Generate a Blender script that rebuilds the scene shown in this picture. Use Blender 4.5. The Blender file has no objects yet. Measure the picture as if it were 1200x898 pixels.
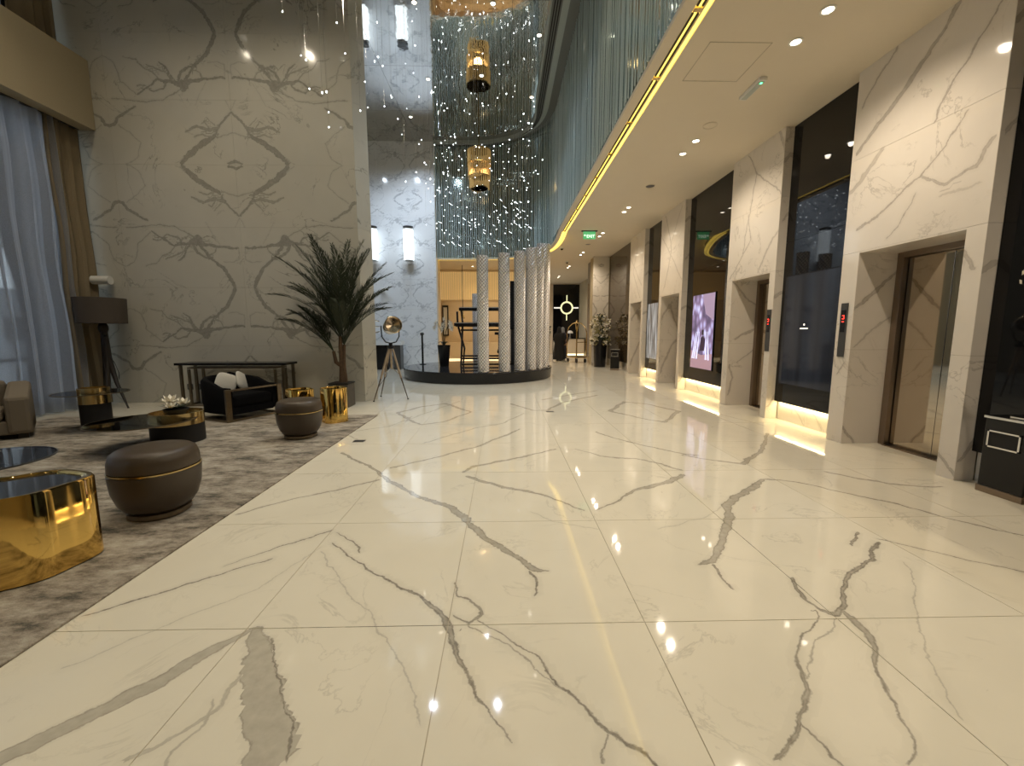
import bpy, bmesh, math, random
import numpy as np
from mathutils import Matrix, Vector
random.seed(7)
PI = math.pi
C = bpy.context.scene.collection
SC = bpy.context.scene

# ---------------------------------------------------------------- camera
def set_camera():
    F = 485.29; p, y, r = 0.122946, 0.0212579, 0.0015814
    cp, sp, cy, sy, cr, sr = math.cos(p), math.sin(p), math.cos(y), math.sin(y), math.cos(r), math.sin(r)
    f = Vector((sy*cp, cy*cp, -sp)); rt = Vector((cy, -sy, 0)); dn = f.cross(rt)
    r2 = cr*rt + sr*dn; d2 = -sr*rt + cr*dn
    m = Matrix((( r2.x, -d2.x, -f.x, 0), (r2.y, -d2.y, -f.y, 0), (r2.z, -d2.z, -f.z, 1.5), (0, 0, 0, 1)))
    cd = bpy.data.cameras.new('camera'); cd.sensor_width = 36; cd.lens = F/1200*36
    cd.clip_start = 0.05; cd.clip_end = 300
    co = bpy.data.objects.new('camera', cd); co.matrix_world = m
    C.objects.link(co); SC.camera = co
set_camera()

# ---------------------------------------------------------------- world, large lights, exposure
SC.view_settings.view_transform = 'Standard'
SC.view_settings.look = 'None'
SC.view_settings.gamma = 1
SC.view_settings.use_curve_mapping = False
SC.view_settings.exposure = 0.06
w = bpy.data.worlds.new('overcast_sky'); SC.world = w; w.use_nodes = True
bg = w.node_tree.nodes['Background']; bg.inputs[0].default_value = (0.84, 0.92, 1.0, 1); bg.inputs[1].default_value = 2.1

def light(name, kind, loc, energy, color, size=0.1, sy=None, rot=(0, 0, 0), spot=None, blend=0.6, parent=None):
    ld = bpy.data.lights.new(name, kind); ld.energy = energy; ld.color = color
    if kind == 'AREA':
        ld.size = size
        if sy: ld.shape = 'RECTANGLE'; ld.size_y = sy
    elif kind == 'SPOT':
        ld.shadow_soft_size = size; ld.spot_size = spot; ld.spot_blend = blend
    else: ld.shadow_soft_size = size
    o = bpy.data.objects.new(name, ld); o.location = loc; o.rotation_euler = rot
    C.objects.link(o)
    if parent: o.parent = parent
    return o
WARM = (1.0, 0.80, 0.50); COOL = (0.72, 0.86, 1.0)
# fittings: lobby downlights, slot, sconces, plinth coves; mirror ceiling and concierge spots are added

# ---------------------------------------------------------------- materials
def newmat(name):
    m = bpy.data.materials.new(name); m.use_nodes = True
    return m, m.node_tree, m.node_tree.nodes['Principled BSDF']
def simple(name, col, rough=0.5, metal=0.0, noise=0.0, nscale=20, bump=0.0, bscale=80, emis=None, estr=0, coat=0, spec=0.5, trans=0, ior=1.45, stretch=None, sheen=0):
    m, t, b = newmat(name)
    N, L = t.nodes.new, t.links.new
    b.inputs['Base Color'].default_value = (*col, 1); b.inputs['Roughness'].default_value = rough
    b.inputs['Metallic'].default_value = metal; b.inputs['Specular IOR Level'].default_value = spec
    b.inputs['Coat Weight'].default_value = coat; b.inputs['Coat Roughness'].default_value = 0.03
    b.inputs['Transmission Weight'].default_value = trans; b.inputs['IOR'].default_value = ior
    b.inputs['Sheen Weight'].default_value = sheen
    if emis: b.inputs['Emission Color'].default_value = (*emis, 1); b.inputs['Emission Strength'].default_value = estr
    g = N('ShaderNodeTexCoord'); vec = g.outputs['Object']
    if stretch:
        mp = N('ShaderNodeMapping'); mp.inputs['Scale'].default_value = stretch; L(vec, mp.inputs[0]); vec = mp.outputs[0]
    nz = N('ShaderNodeTexNoise'); nz.inputs['Scale'].default_value = nscale; nz.inputs['Detail'].default_value = 4; L(vec, nz.inputs[0])
    if noise:
        mx = N('ShaderNodeMix'); mx.data_type = 'RGBA'
        mx.inputs[6].default_value = tuple(max(0, c*(1-noise)) for c in col)+(1,); mx.inputs[7].default_value = tuple(min(1, c*(1+noise)) for c in col)+(1,)
        L(nz.outputs[0], mx.inputs[0]); L(mx.outputs[2], b.inputs['Base Color'])
    if bump:
        n2 = N('ShaderNodeTexNoise'); n2.inputs['Scale'].default_value = bscale; n2.inputs['Detail'].default_value = 3; L(vec, n2.inputs[0])
        bp = N('ShaderNodeBump'); bp.inputs['Strength'].default_value = bump; bp.inputs['Distance'].default_value = 0.01
        L(n2.outputs[0], bp.inputs['Height']); L(bp.outputs[0], b.inputs['Normal'])
    return m
def emit(name, col, s):
    m, t, b = newmat(name)
    b.inputs['Base Color'].default_value = (*[c*0.8 for c in col], 1); b.inputs['Roughness'].default_value = 0.4
    b.inputs['Emission Color'].default_value = (*col, 1); b.inputs['Emission Strength'].default_value = s
    return m

def marble(name, base, vein, rough=0.06, fine=0.25, fscale=1.1, jag=0.010, cloud=0.08, soft=0.004):
    """polished marble: authored veins come as (signed distance, half width, tint) attributes; noise makes their edges ragged"""
    m, t, b = newmat(name)
    N, L = t.nodes.new, t.links.new
    def mt(op, a, c, clamp=False):
        n = N('ShaderNodeMath'); n.operation = op; n.use_clamp = clamp
        for i, v in enumerate((a, c)):
            if v is None: continue
            if isinstance(v, (int, float)): n.inputs[i].default_value = v
            else: L(v, n.inputs[i])
        return n.outputs[0]
    geo = N('ShaderNodeNewGeometry'); pos = geo.outputs['Position']
    def noise(sc, det=3, out=0, dist=0, rg=0.5):
        n = N('ShaderNodeTexNoise'); n.inputs['Scale'].default_value = sc; n.inputs['Detail'].default_value = det
        n.inputs['Roughness'].default_value = rg
        n.inputs['Distortion'].default_value = dist; L(pos, n.inputs['Vector']); return n.outputs[out]
    n1 = mt('ADD', mt('MULTIPLY', mt('SUBTRACT', noise(14, 6, rg=0.65), 0.5), jag*4), mt('MULTIPLY', mt('SUBTRACT', noise(55, 4, rg=0.7), 0.5), jag*1.4))
    nw = mt('MULTIPLY_ADD', noise(9, 4), 1.6); nw.node.inputs[2].default_value = 0.25
    mask = None; halo = None
    for an in ('va', 'vb', 'vc'):
        at = N('ShaderNodeAttribute'); at.attribute_name = an
        sp = N('ShaderNodeSeparateXYZ'); L(at.outputs['Vector'], sp.inputs[0])
        s = mt('ABSOLUTE', mt('ADD', sp.outputs[0], n1), None)
        wv = mt('MULTIPLY', sp.outputs[1], nw)
        d = mt('SUBTRACT', wv, s)
        k = N('ShaderNodeMapRange'); k.inputs['From Min'].default_value = -soft; k.inputs['From Max'].default_value = soft
        L(d, k.inputs['Value'])
        # darker rim along the edge of the wide veins
        rim = N('ShaderNodeMapRange'); rim.inputs['From Min'].default_value = 0.0; rim.inputs['From Max'].default_value = 0.012
        rim.inputs['To Min'].default_value = 1.0; rim.inputs['To Max'].default_value = 0.62; L(d, rim.inputs['Value'])
        v = mt('MULTIPLY', mt('MULTIPLY', k.outputs[0], sp.outputs[2]), rim.outputs[0])
        mask = v if mask is None else mt('MAXIMUM', mask, v)
        h = N('ShaderNodeMapRange'); h.inputs['From Min'].default_value = -0.05; h.inputs['From Max'].default_value = 0.02
        h.inputs['To Max'].default_value = 0.14
        L(d, h.inputs['Value']); hv = mt('MULTIPLY', h.outputs[0], sp.outputs[2])
        halo = hv if halo is None else mt('MAXIMUM', halo, hv)
    mask = mt('MULTIPLY', mask, mt('MULTIPLY_ADD', noise(22, 3), 0.7)); mask.node.inputs[0]
    mask.node.inputs[1].links[0].from_node.inputs[2].default_value = 0.55
    # faint natural veining everywhere
    f = mt('ABSOLUTE', mt('SUBTRACT', noise(fscale, 7, 0, 1.2, 0.6), 0.5), None)
    fr = N('ShaderNodeMapRange'); fr.inputs['From Min'].default_value = 0.0; fr.inputs['From Max'].default_value = 0.012
    fr.inputs['To Min'].default_value = 1; fr.inputs['To Max'].default_value = 0; L(f, fr.inputs['Value'])
    gate = N('ShaderNodeMapRange'); gate.inputs['From Min'].default_value = 0.46; gate.inputs['From Max'].default_value = 0.62
    L(noise(1.7, 3), gate.inputs['Value'])
    fv = mt('MULTIPLY', mt('MULTIPLY', fr.outputs[0], gate.outputs[0]), fine)
    tot = mt('MAXIMUM', mt('MAXIMUM', mask, halo), fv)
    cl = N('ShaderNodeMix'); cl.data_type = 'RGBA'
    cl.inputs[6].default_value = (*[c*(1-cloud) for c in base], 1); cl.inputs[7].default_value = (*[min(1, c*(1+cloud*0.6)) for c in base], 1)
    L(noise(2.3, 5), cl.inputs[0])
    mx = N('ShaderNodeMix'); mx.data_type = 'RGBA'; mx.inputs[7].default_value = (*vein, 1)
    L(tot, mx.inputs[0]); L(cl.outputs[2], mx.inputs[6]); L(mx.outputs[2], b.inputs['Base Color'])
    b.inputs['Roughness'].default_value = rough
    return m

MB = {}
MB['floor'] = marble('polished_floor_marble', (0.74, 0.69, 0.57), (0.125, 0.105, 0.085), 0.045, 0.22, 1.3)
MB['wall'] = marble('dark_lounge_marble', (0.56, 0.54, 0.47), (0.115, 0.11, 0.095), 0.10, 0.6, 0.9, jag=0.018, soft=0.008)
MB['right'] = marble('cream_pier_marble', (0.74, 0.68, 0.60), (0.25, 0.21, 0.17), 0.07, 0.45, 1.2, jag=0.012, soft=0.006)
MB['back'] = marble('white_atrium_marble', (0.82, 0.84, 0.86), (0.22, 0.24, 0.27), 0.08, 0.5, 1.4, jag=0.03, soft=0.02)
M = {}
M['joint'] = simple('grout', (0.46, 0.40, 0.30), 0.8, noise=0.1)
M['ceiling'] = simple('painted_ceiling', (0.70, 0.62, 0.49), 0.75, noise=0.02, nscale=3, bump=0.05)
M['plaster'] = simple('beige_plaster', (0.40, 0.34, 0.23), 0.8, noise=0.06, nscale=60, bump=0.1)
M['warmplaster'] = simple('warm_wall_paint', (0.72, 0.58, 0.40), 0.7, noise=0.04, nscale=5)
M['blackglass'] = simple('black_back_painted_glass', (0.004, 0.004, 0.005), 0.03, noise=0.2, nscale=2, spec=0.5)
M['brownglass'] = simple('bronze_tinted_glass', (0.05, 0.035, 0.02), 0.05, noise=0.15, nscale=2, spec=0.8)
M['black'] = simple('black_lacquer', (0.008, 0.008, 0.009), 0.25, noise=0.1)
M['matblack'] = simple('matt_black', (0.012, 0.011, 0.011), 0.6, noise=0.2)
M['darkgrey'] = simple('dark_grey_metal', (0.10, 0.10, 0.10), 0.35, 0.6, noise=0.1)
M['bulk'] = simple('grey_bulkhead_paint', (0.18, 0.185, 0.17), 0.5, noise=0.05)
M['lip'] = simple('pale_grey_lip_paint', (0.42, 0.46, 0.42), 0.35, noise=0.05)
M['steel'] = simple('brushed_bronze_steel', (0.30, 0.24, 0.19), 0.28, 1.0, noise=0.1, stretch=(1, 1, 30))
M['doorsteel'] = simple('mirror_steel', (0.62, 0.55, 0.46), 0.05, 1.0, noise=0.03, nscale=2)
M['chrome'] = simple('chrome', (0.75, 0.75, 0.76), 0.12, 1.0, noise=0.05)
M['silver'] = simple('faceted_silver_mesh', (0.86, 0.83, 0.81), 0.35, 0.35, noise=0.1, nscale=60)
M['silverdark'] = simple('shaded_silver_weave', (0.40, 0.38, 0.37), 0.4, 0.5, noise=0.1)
M['gold'] = simple('polished_gold', (0.83, 0.56, 0.17), 0.06, 1.0, noise=0.05, nscale=3, bump=0.02, bscale=5)
M['brass'] = simple('brass', (0.62, 0.47, 0.22), 0.2, 1.0, noise=0.1)
M['bronze'] = simple('antique_bronze', (0.20, 0.16, 0.11), 0.35, 0.9, noise=0.2)
M['leather'] = simple('taupe_leather', (0.062, 0.045, 0.030), 0.33, noise=0.12, nscale=6, bump=0.10, bscale=300)
M['velvet'] = simple('black_velvet', (0.004, 0.004, 0.005), 0.95, noise=0.3, bump=0.1, spec=0.15)
M['sofa'] = simple('taupe_woven_fabric', (0.19, 0.155, 0.11), 0.9, noise=0.2, nscale=200, bump=0.4, bscale=400)
M['cushion'] = simple('pale_cushion_fabric', (0.62, 0.60, 0.55), 0.9, noise=0.08, nscale=100, bump=0.2, bscale=300)
M['wood'] = simple('dark_wood', (0.02, 0.014, 0.009), 0.4, noise=0.4, nscale=8, stretch=(1, 1, 0.1))
M['palewood'] = simple('pale_tripod_wood', (0.42, 0.33, 0.24), 0.4, noise=0.25, nscale=10)
M['shade'] = simple('taupe_shade_fabric', (0.085, 0.068, 0.055), 0.9, noise=0.1, nscale=200, bump=0.2, bscale=400)
M['leaf'] = simple('dark_palm_leaf', (0.020, 0.030, 0.012), 0.5, noise=0.4, nscale=5)
M['bark'] = simple('palm_bark', (0.09, 0.055, 0.03), 0.85, noise=0.4, nscale=30, bump=0.6, bscale=60)
M['pot'] = simple('grey_brown_planter', (0.10, 0.085, 0.065), 0.6, noise=0.35, nscale=14)
M['soil'] = simple('soil', (0.03, 0.02, 0.012), 0.95, noise=0.4, nscale=60, bump=0.8)
M['petal'] = simple('white_petal', (0.85, 0.80, 0.68), 0.6, noise=0.05)
M['bloom'] = simple('cream_and_green_blooms', (0.38, 0.33, 0.16), 0.7, noise=0.5, nscale=12)
M['robe'] = simple('black_robe_cloth', (0.008, 0.008, 0.010), 0.85, noise=0.3)
M['navy'] = simple('dark_navy_cloth', (0.02, 0.025, 0.045), 0.8, noise=0.3)
M['skin'] = simple('skin', (0.45, 0.28, 0.20), 0.55, noise=0.05)
M['greyscarf'] = simple('grey_scarf_cloth', (0.22, 0.23, 0.25), 0.8, noise=0.15)
M['white'] = simple('white_plastic', (0.75, 0.74, 0.70), 0.4, noise=0.02)
M['ledwhite'] = emit('lit_lamp_white', (1.0, 0.90, 0.72), 14)
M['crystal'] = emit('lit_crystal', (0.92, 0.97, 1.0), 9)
M['slot'] = emit('lit_yellow_slot', (1.0, 0.70, 0.12), 2.2)
M['covelight'] = emit('lit_warm_cove', (1.0, 0.80, 0.42), 9)
M['sconce'] = emit('lit_sconce_white', (0.88, 0.96, 1.0), 1.35)
M['exitgreen'] = emit('lit_green_sign', (0.10, 0.42, 0.16), 0.9)
M['signwhite'] = emit('lit_sign_lettering', (0.9, 1.0, 0.85), 1.6)
M['emblem'] = emit('lit_cream_emblem', (0.88, 0.86, 0.48), 1.0)
M['emblemwhite'] = emit('lit_white_bar', (0.95, 0.90, 0.80), 1.0)
M['deskglow'] = emit('backlit_onyx', (0.62, 0.48, 0.30), 0.22)
M['green'] = emit('green_indicator', (0.1, 1.0, 0.3), 4)
M['red'] = emit('red_display', (1.0, 0.05, 0.03), 2.5)
M['rod'] = simple('hanging_glass_rod', (0.74, 0.84, 0.84), 0.15, 0.3, noise=0.05)
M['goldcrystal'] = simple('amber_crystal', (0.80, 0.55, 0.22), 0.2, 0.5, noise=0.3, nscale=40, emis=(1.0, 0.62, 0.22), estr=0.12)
M['teal'] = simple('tinted_mirror', (0.50, 0.60, 0.60), 0.10, 0.95, noise=0.15, nscale=1.2, bump=0.3, bscale=3, stretch=(1, 1, 0.25))
M['mirrorceil'] = simple('rippled_mirror_ceiling', (0.62, 0.62, 0.60), 0.035, 1.0, noise=0.03, nscale=1, bump=0.40, bscale=1.8)
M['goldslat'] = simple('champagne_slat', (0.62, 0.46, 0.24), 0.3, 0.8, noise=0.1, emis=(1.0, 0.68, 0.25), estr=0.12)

def glass(name, col, rough=0.02, alpha=0.25):
    m, t, b = newmat(name); N, L = t.nodes.new, t.links.new
    gl = N('ShaderNodeBsdfGlossy'); gl.inputs['Roughness'].default_value = rough
    tr = N('ShaderNodeBsdfTransparent'); tr.inputs[0].default_value = (*col, 1)
    fr = N('ShaderNodeFresnel'); fr.inputs[0].default_value = 1.5
    ad = N('ShaderNodeMath'); ad.operation = 'ADD'; ad.inputs[1].default_value = alpha*0.2; L(fr.outputs[0], ad.inputs[0])
    mx = N('ShaderNodeMixShader'); L(ad.outputs[0], mx.inputs[0]); L(tr.outputs[0], mx.inputs[1]); L(gl.outputs[0], mx.inputs[2])
    L(mx.outputs[0], t.nodes['Material Output'].inputs[0]); return m
M['glass'] = glass('smoked_table_glass', (0.62, 0.64, 0.62), 0.02)
M['clear'] = glass('window_glass', (0.9, 0.95, 0.97), 0.01)

def sheer_mat():
    m, t, b = newmat('sheer_voile'); N, L = t.nodes.new, t.links.new
    d = N('ShaderNodeBsdfDiffuse'); d.inputs[0].default_value = (0.52, 0.53, 0.56, 1)
    s = N('ShaderNodeBsdfTranslucent'); s.inputs[0].default_value = (0.50, 0.53, 0.60, 1)
    tr = N('ShaderNodeBsdfTransparent')
    g = N('ShaderNodeTexCoord'); wv = N('ShaderNodeTexNoise'); wv.inputs['Scale'].default_value = 240; L(g.outputs['Object'], wv.inputs[0])
    mp = N('ShaderNodeMapRange'); mp.inputs['From Min'].default_value = 0.3; mp.inputs['From Max'].default_value = 0.7
    mp.inputs['To Min'].default_value = 0.16; mp.inputs['To Max'].default_value = 0.34; L(wv.outputs[0], mp.inputs[0])
    lw = N('ShaderNodeLayerWeight'); lw.inputs[0].default_value = 0.5
    fc = N('ShaderNodeMapRange'); fc.inputs['From Min'].default_value = 0.15; fc.inputs['From Max'].default_value = 0.75; fc.inputs['To Min'].default_value = 1.9; fc.inputs['To Max'].default_value = 0.1; L(lw.outputs['Facing'], fc.inputs[0])
    ml = N('ShaderNodeMath'); ml.operation = 'MULTIPLY'; L(mp.outputs[0], ml.inputs[0]); L(fc.outputs[0], ml.inputs[1])
    a = N('ShaderNodeMixShader'); a.inputs[0].default_value = 0.45; L(d.outputs[0], a.inputs[1]); L(s.outputs[0], a.inputs[2])
    c = N('ShaderNodeMixShader'); L(ml.outputs[0], c.inputs[0]); L(a.outputs[0], c.inputs[1]); L(tr.outputs[0], c.inputs[2])
    L(c.outputs[0], t.nodes['Material Output'].inputs[0]); return m
M['sheer'] = sheer_mat()
M['drape'] = simple('beige_drape', (0.24, 0.19, 0.12), 0.9, noise=0.15, nscale=60, bump=0.2, bscale=200)

def rug_mat():
    m, t, b = newmat('distressed_rug'); N, L = t.nodes.new, t.links.new
    g = N('ShaderNodeTexCoord'); mp = N('ShaderNodeMapping'); mp.inputs['Scale'].default_value = (0.8, 1.7, 1); L(g.outputs['Object'], mp.inputs[0])
    a = N('ShaderNodeTexNoise'); a.inputs['Scale'].default_value = 3.0; a.inputs['Detail'].default_value = 10; a.inputs['Roughness'].default_value = 0.80; L(mp.outputs[0], a.inputs[0])
    c = N('ShaderNodeValToRGB'); e = c.color_ramp.elements
    e[0].position = 0.38; e[0].color = (0.060, 0.060, 0.046, 1); e[1].position = 0.64; e[1].color = (0.46, 0.42, 0.35, 1)
    x = e.new(0.45); x.color = (0.19, 0.16, 0.125, 1); x = e.new(0.53); x.color = (0.32, 0.28, 0.225, 1)
    L(a.outputs[0], c.inputs[0]); L(c.outputs[0], b.inputs['Base Color']); b.inputs['Roughness'].default_value = 0.95
    n = N('ShaderNodeTexNoise'); n.inputs['Scale'].default_value = 180; L(g.outputs['Object'], n.inputs[0])
    bp = N('ShaderNodeBump'); bp.inputs['Strength'].default_value = 0.5; bp.inputs['Distance'].default_value = 0.01; L(n.outputs[0], bp.inputs['Height']); L(bp.outputs[0], b.inputs['Normal'])
    return m
M['rug'] = rug_mat()

def screen_mat(name, kind):
    """a lit display: flat picture of a bright interior / grey fog / dark standby"""
    m, t, b = newmat(name); N, L = t.nodes.new, t.links.new
    g = N('ShaderNodeTexCoord'); mp = N('ShaderNodeMapping'); L(g.outputs['Generated'], mp.inputs[0])
    b.inputs['Base Color'].default_value = (0.01, 0.01, 0.012, 1); b.inputs['Roughness'].default_value = 0.08
    c = N('ShaderNodeValToRGB'); e = c.color_ramp.elements
    if kind == 'hall':
        mp.inputs['Scale'].default_value = (1, 3.0, 3.2); mp.inputs['Rotation'].default_value = (0.45, 0, 0)
        n = N('ShaderNodeTexVoronoi'); n.inputs['Scale'].default_value = 2.2; L(mp.outputs[0], n.inputs[0])
        e[0].position = 0.0; e[0].color = (0.85, 0.85, 1.0, 1); e[1].position = 0.8; e[1].color = (0.10, 0.08, 0.16, 1)
        x = e.new(0.28); x.color = (0.55, 0.52, 0.85, 1); x = e.new(0.5); x.color = (0.28, 0.20, 0.36, 1); st = 1.0
    elif kind == 'fog':
        mp.inputs['Scale'].default_value = (1, 3, 0.7)
        n = N('ShaderNodeTexNoise'); n.inputs['Scale'].default_value = 3.0; n.inputs['Detail'].default_value = 5; L(mp.outputs[0], n.inputs[0])
        e[0].position = 0.35; e[0].color = (0.06, 0.055, 0.045, 1); e[1].position = 0.68; e[1].color = (0.62, 0.62, 0.60, 1); st = 0.7
    else:
        mp.inputs['Scale'].default_value = (1, 1.4, 0.1)
        n = N('ShaderNodeTexNoise'); n.inputs['Scale'].default_value = 2.5; L(mp.outputs[0], n.inputs[0])
        e[0].position = 0.4; e[0].color = (0.006, 0.007, 0.009, 1); e[1].position = 0.6; e[1].color = (0.016, 0.018, 0.022, 1); st = 1.0
    L(n.outputs[0], c.inputs[0]); L(c.outputs[0], b.inputs['Emission Color']); b.inputs['Emission Strength'].default_value = st
    return m

# ---------------------------------------------------------------- mesh helpers
def bm_box(bm, x0, x1, y0, y1, z0, z1):
    vs = [bm.verts.new((x, y, z)) for z in (z0, z1) for x, y in ((x0, y0), (x1, y0), (x1, y1), (x0, y1))]
    for f in ((3, 2, 1, 0), (4, 5, 6, 7), (0, 1, 5, 4), (1, 2, 6, 5), (2, 3, 7, 6), (3, 0, 4, 7)):
        bm.faces.new([vs[i] for i in f])
def mesh_obj(name, bm, mat, parent=None, smooth=False, bevel=0, loc=None):
    me = bpy.data.meshes.new(name); bmesh.ops.recalc_face_normals(bm, faces=bm.faces); bm.to_mesh(me); bm.free()
    if smooth:
        for p in me.polygons: p.use_smooth = True
        try: me.set_sharp_from_angle(angle=math.radians(40))
        except Exception: pass
    o = bpy.data.objects.new(name, me); C.objects.link(o)
    for mm in (mat if isinstance(mat, (list, tuple)) else [mat]): me.materials.append(mm)
    if bevel:
        md = o.modifiers.new('bevel', 'BEVEL'); md.width = bevel; md.segments = 2; md.limit_method = 'ANGLE'
    if loc: o.location = loc
    if parent: o.parent = parent
    return o
def box(name, b, mat, parent=None, bevel=0, loc=None):
    bm = bmesh.new(); bm_box(bm, *b); return mesh_obj(name, bm, mat, parent, bevel=bevel, loc=loc)
def tube(bm, pts, r, n=8, cap=True):
    pts = [Vector(p) for p in pts]; rs = r if isinstance(r, (list, tuple)) else [r]*len(pts)
    rings = []; up = Vector((0, 0, 1))
    for i, p in enumerate(pts):
        t = (pts[min(i+1, len(pts)-1)] - pts[max(i-1, 0)]).normalized()
        a = up if abs(t.dot(up)) < 0.95 else Vector((1, 0, 0))
        u = t.cross(a).normalized(); v = t.cross(u)
        if rings and u.dot(pu) < 0 : u = -u; v = -v
        pu = u
        rings.append([bm.verts.new(p + rs[i]*(math.cos(2*PI*k/n)*u + math.sin(2*PI*k/n)*v)) for k in range(n)])
    for a, b in zip(rings, rings[1:]):
        for k in range(n): bm.faces.new((a[k], a[(k+1) % n], b[(k+1) % n], b[k]))
    if cap:
        bm.faces.new(rings[0][::-1]); bm.faces.new(rings[-1])
def lathe(bm, prof, n=32, c=(0, 0), sx=1, sy=1, shape=None):
    rings = []
    for r, z in prof:
        rings.append([bm.verts.new((c[0]+sx*r*(shape(2*PI*k/n) if shape else 1)*math.cos(2*PI*k/n), c[1]+sy*r*(shape(2*PI*k/n) if shape else 1)*math.sin(2*PI*k/n), z)) for k in range(n)])
    for a, b in zip(rings, rings[1:]):
        for k in range(n): bm.faces.new((a[k], a[(k+1) % n], b[(k+1) % n], b[k]))
    if prof[0][0] > 1e-4: bm.faces.new(rings[0][::-1])
    if prof[-1][0] > 1e-4: bm.faces.new(rings[-1])
def lathe_obj(name, prof, mat, parent=None, n=32, c=(0, 0), **k):
    bm = bmesh.new(); lathe(bm, prof, n, c, **k); return mesh_obj(name, bm, mat, parent, smooth=True)
def tube_obj(name, pts, r, mat, parent=None, n=8):
    bm = bmesh.new(); tube(bm, pts, r, n); return mesh_obj(name, bm, mat, parent, smooth=True)
def thing(name, label, cat, loc=(0, 0, 0), rz=0, group=None):
    o = bpy.data.objects.new(name, None); C.objects.link(o); o.empty_display_size = 0.1
    o.location = loc; o.rotation_euler = (0, 0, rz); return tag(o, label, cat, group)
def tag(o, label, cat, group=None):
    o['label'] = label; o['category'] = cat
    if group: o['group'] = group
    return o
def struct(o): o['kind'] = 'structure'; return o
def copy_tree(o, parent=None):
    c = o.copy(); C.objects.link(c)
    if parent: c.parent = parent
    for ch in list(o.children): copy_tree(ch, c)
    return c

# ---------------------------------------------------------------- vein fields and marble slabs
def warp(P, k=1.0):
    x, y = P[:, 0], P[:, 1]
    dx = 0.012*np.sin(9*y+3*x+1)+0.007*np.sin(21*y-13*x+2)+0.004*np.sin(47*y+31*x)
    dy = 0.012*np.sin(8*x-4*y+3)+0.007*np.sin(19*x+15*y+5)+0.004*np.sin(43*x-37*y)
    return P + k*np.stack([dx, dy], 1)
def field(P, veins, k=1.0, lim=0.16):
    """per point (signed distance, half width, tint) to the nearest vein, in three layers"""
    P = warp(P, k); out = []
    lo, hi = P.min(0)-0.3, P.max(0)+0.3
    for par in (0, 1, 2):
        best = np.full(len(P), 9.0); S = np.full(len(P), 9.0); W = np.full(len(P), -1.0); T = np.zeros(len(P))
        for i, (pts, ws, tint) in enumerate(veins):
            if i % 3 != par: continue
            A = np.array(pts)
            if (A.max(0) < lo).any() or (A.min(0) > hi).any(): continue
            for j in range(len(A)-1):
                a, b = A[j], A[j+1]; d = b-a; L2 = d @ d
                if L2 < 1e-9: continue
                q = P-a; t = (q @ d)/L2; over = np.zeros(len(P))
                if j == 0: over = np.maximum(0, -t)*math.sqrt(L2)
                if j == len(A)-2: over = np.maximum(over, (t-1)*math.sqrt(L2))
                tc = np.clip(t, 0, 1); e = q-tc[:, None]*d; dist = np.hypot(e[:, 0], e[:, 1])
                sg = np.sign(d[0]*q[:, 1]-d[1]*q[:, 0]); sg[sg == 0] = 1
                ww = ws[j]+(ws[j+1]-ws[j])*tc - 2.5*over
                m = dist-0.5*ww < best
                best = np.where(m, dist-0.5*ww, best); S = np.where(m, dist*sg, S); W = np.where(m, ww, W); T = np.where(m, tint, T)
        W = W*0.72; W = np.where(np.abs(S) > np.maximum(lim, np.abs(W)+lim*.5), -1.0, W)
        out.append(np.stack([np.clip(S, -1, 1), W, T], 1).astype(np.float32))
    return out
def slab(name, o, ud, vd, w, h, thick, mat, parent, veins, to2d, res=0.03, k=1.0, gap=0.0015):
    """one stone piece: a fine front face carrying the vein field, four edges and a back. normal = ud x vd"""
    o, ud, vd = np.array(o, float), np.array(ud, float), np.array(vd, float)
    nrm = np.cross(ud, vd); o = o+ud*gap+vd*gap; w -= 2*gap; h -= 2*gap
    nu, nv = max(2, int(round(w/res))+1), max(2, int(round(h/res))+1)
    U, V = np.meshgrid(np.linspace(0, w, nu), np.linspace(0, h, nv)); U, V = U.ravel(), V.ravel()
    P3 = o+U[:, None]*ud+V[:, None]*vd
    n0 = len(P3)
    idx = np.arange(nu*nv).reshape(nv, nu)
    F = np.stack([idx[:-1, :-1], idx[:-1, 1:], idx[1:, 1:], idx[1:, :-1]], -1).reshape(-1, 4).tolist()
    cs = [o, o+w*ud, o+w*ud+h*vd, o+h*vd]
    V3 = np.vstack([P3, np.array(cs), np.array(cs)-nrm*thick])
    a, b = n0, n0+4
    F += [[a+i, b+i, b+(i+1) % 4, a+(i+1) % 4] for i in range(4)] + [[b+3, b+2, b+1, b]]
    me = bpy.data.meshes.new(name); me.from_pydata(V3.tolist(), [], F); me.materials.append(mat)
    lay = field(to2d(V3), veins, k, 2.0*res)
    for nm, d in zip(('va', 'vb', 'vc'), lay):
        at = me.attributes.new(nm, 'FLOAT_VECTOR', 'POINT'); at.data.foreach_set('vector', d.ravel())
    ob = bpy.data.objects.new(name, me); C.objects.link(ob)
    if parent: ob.parent = parent
    return ob
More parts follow.
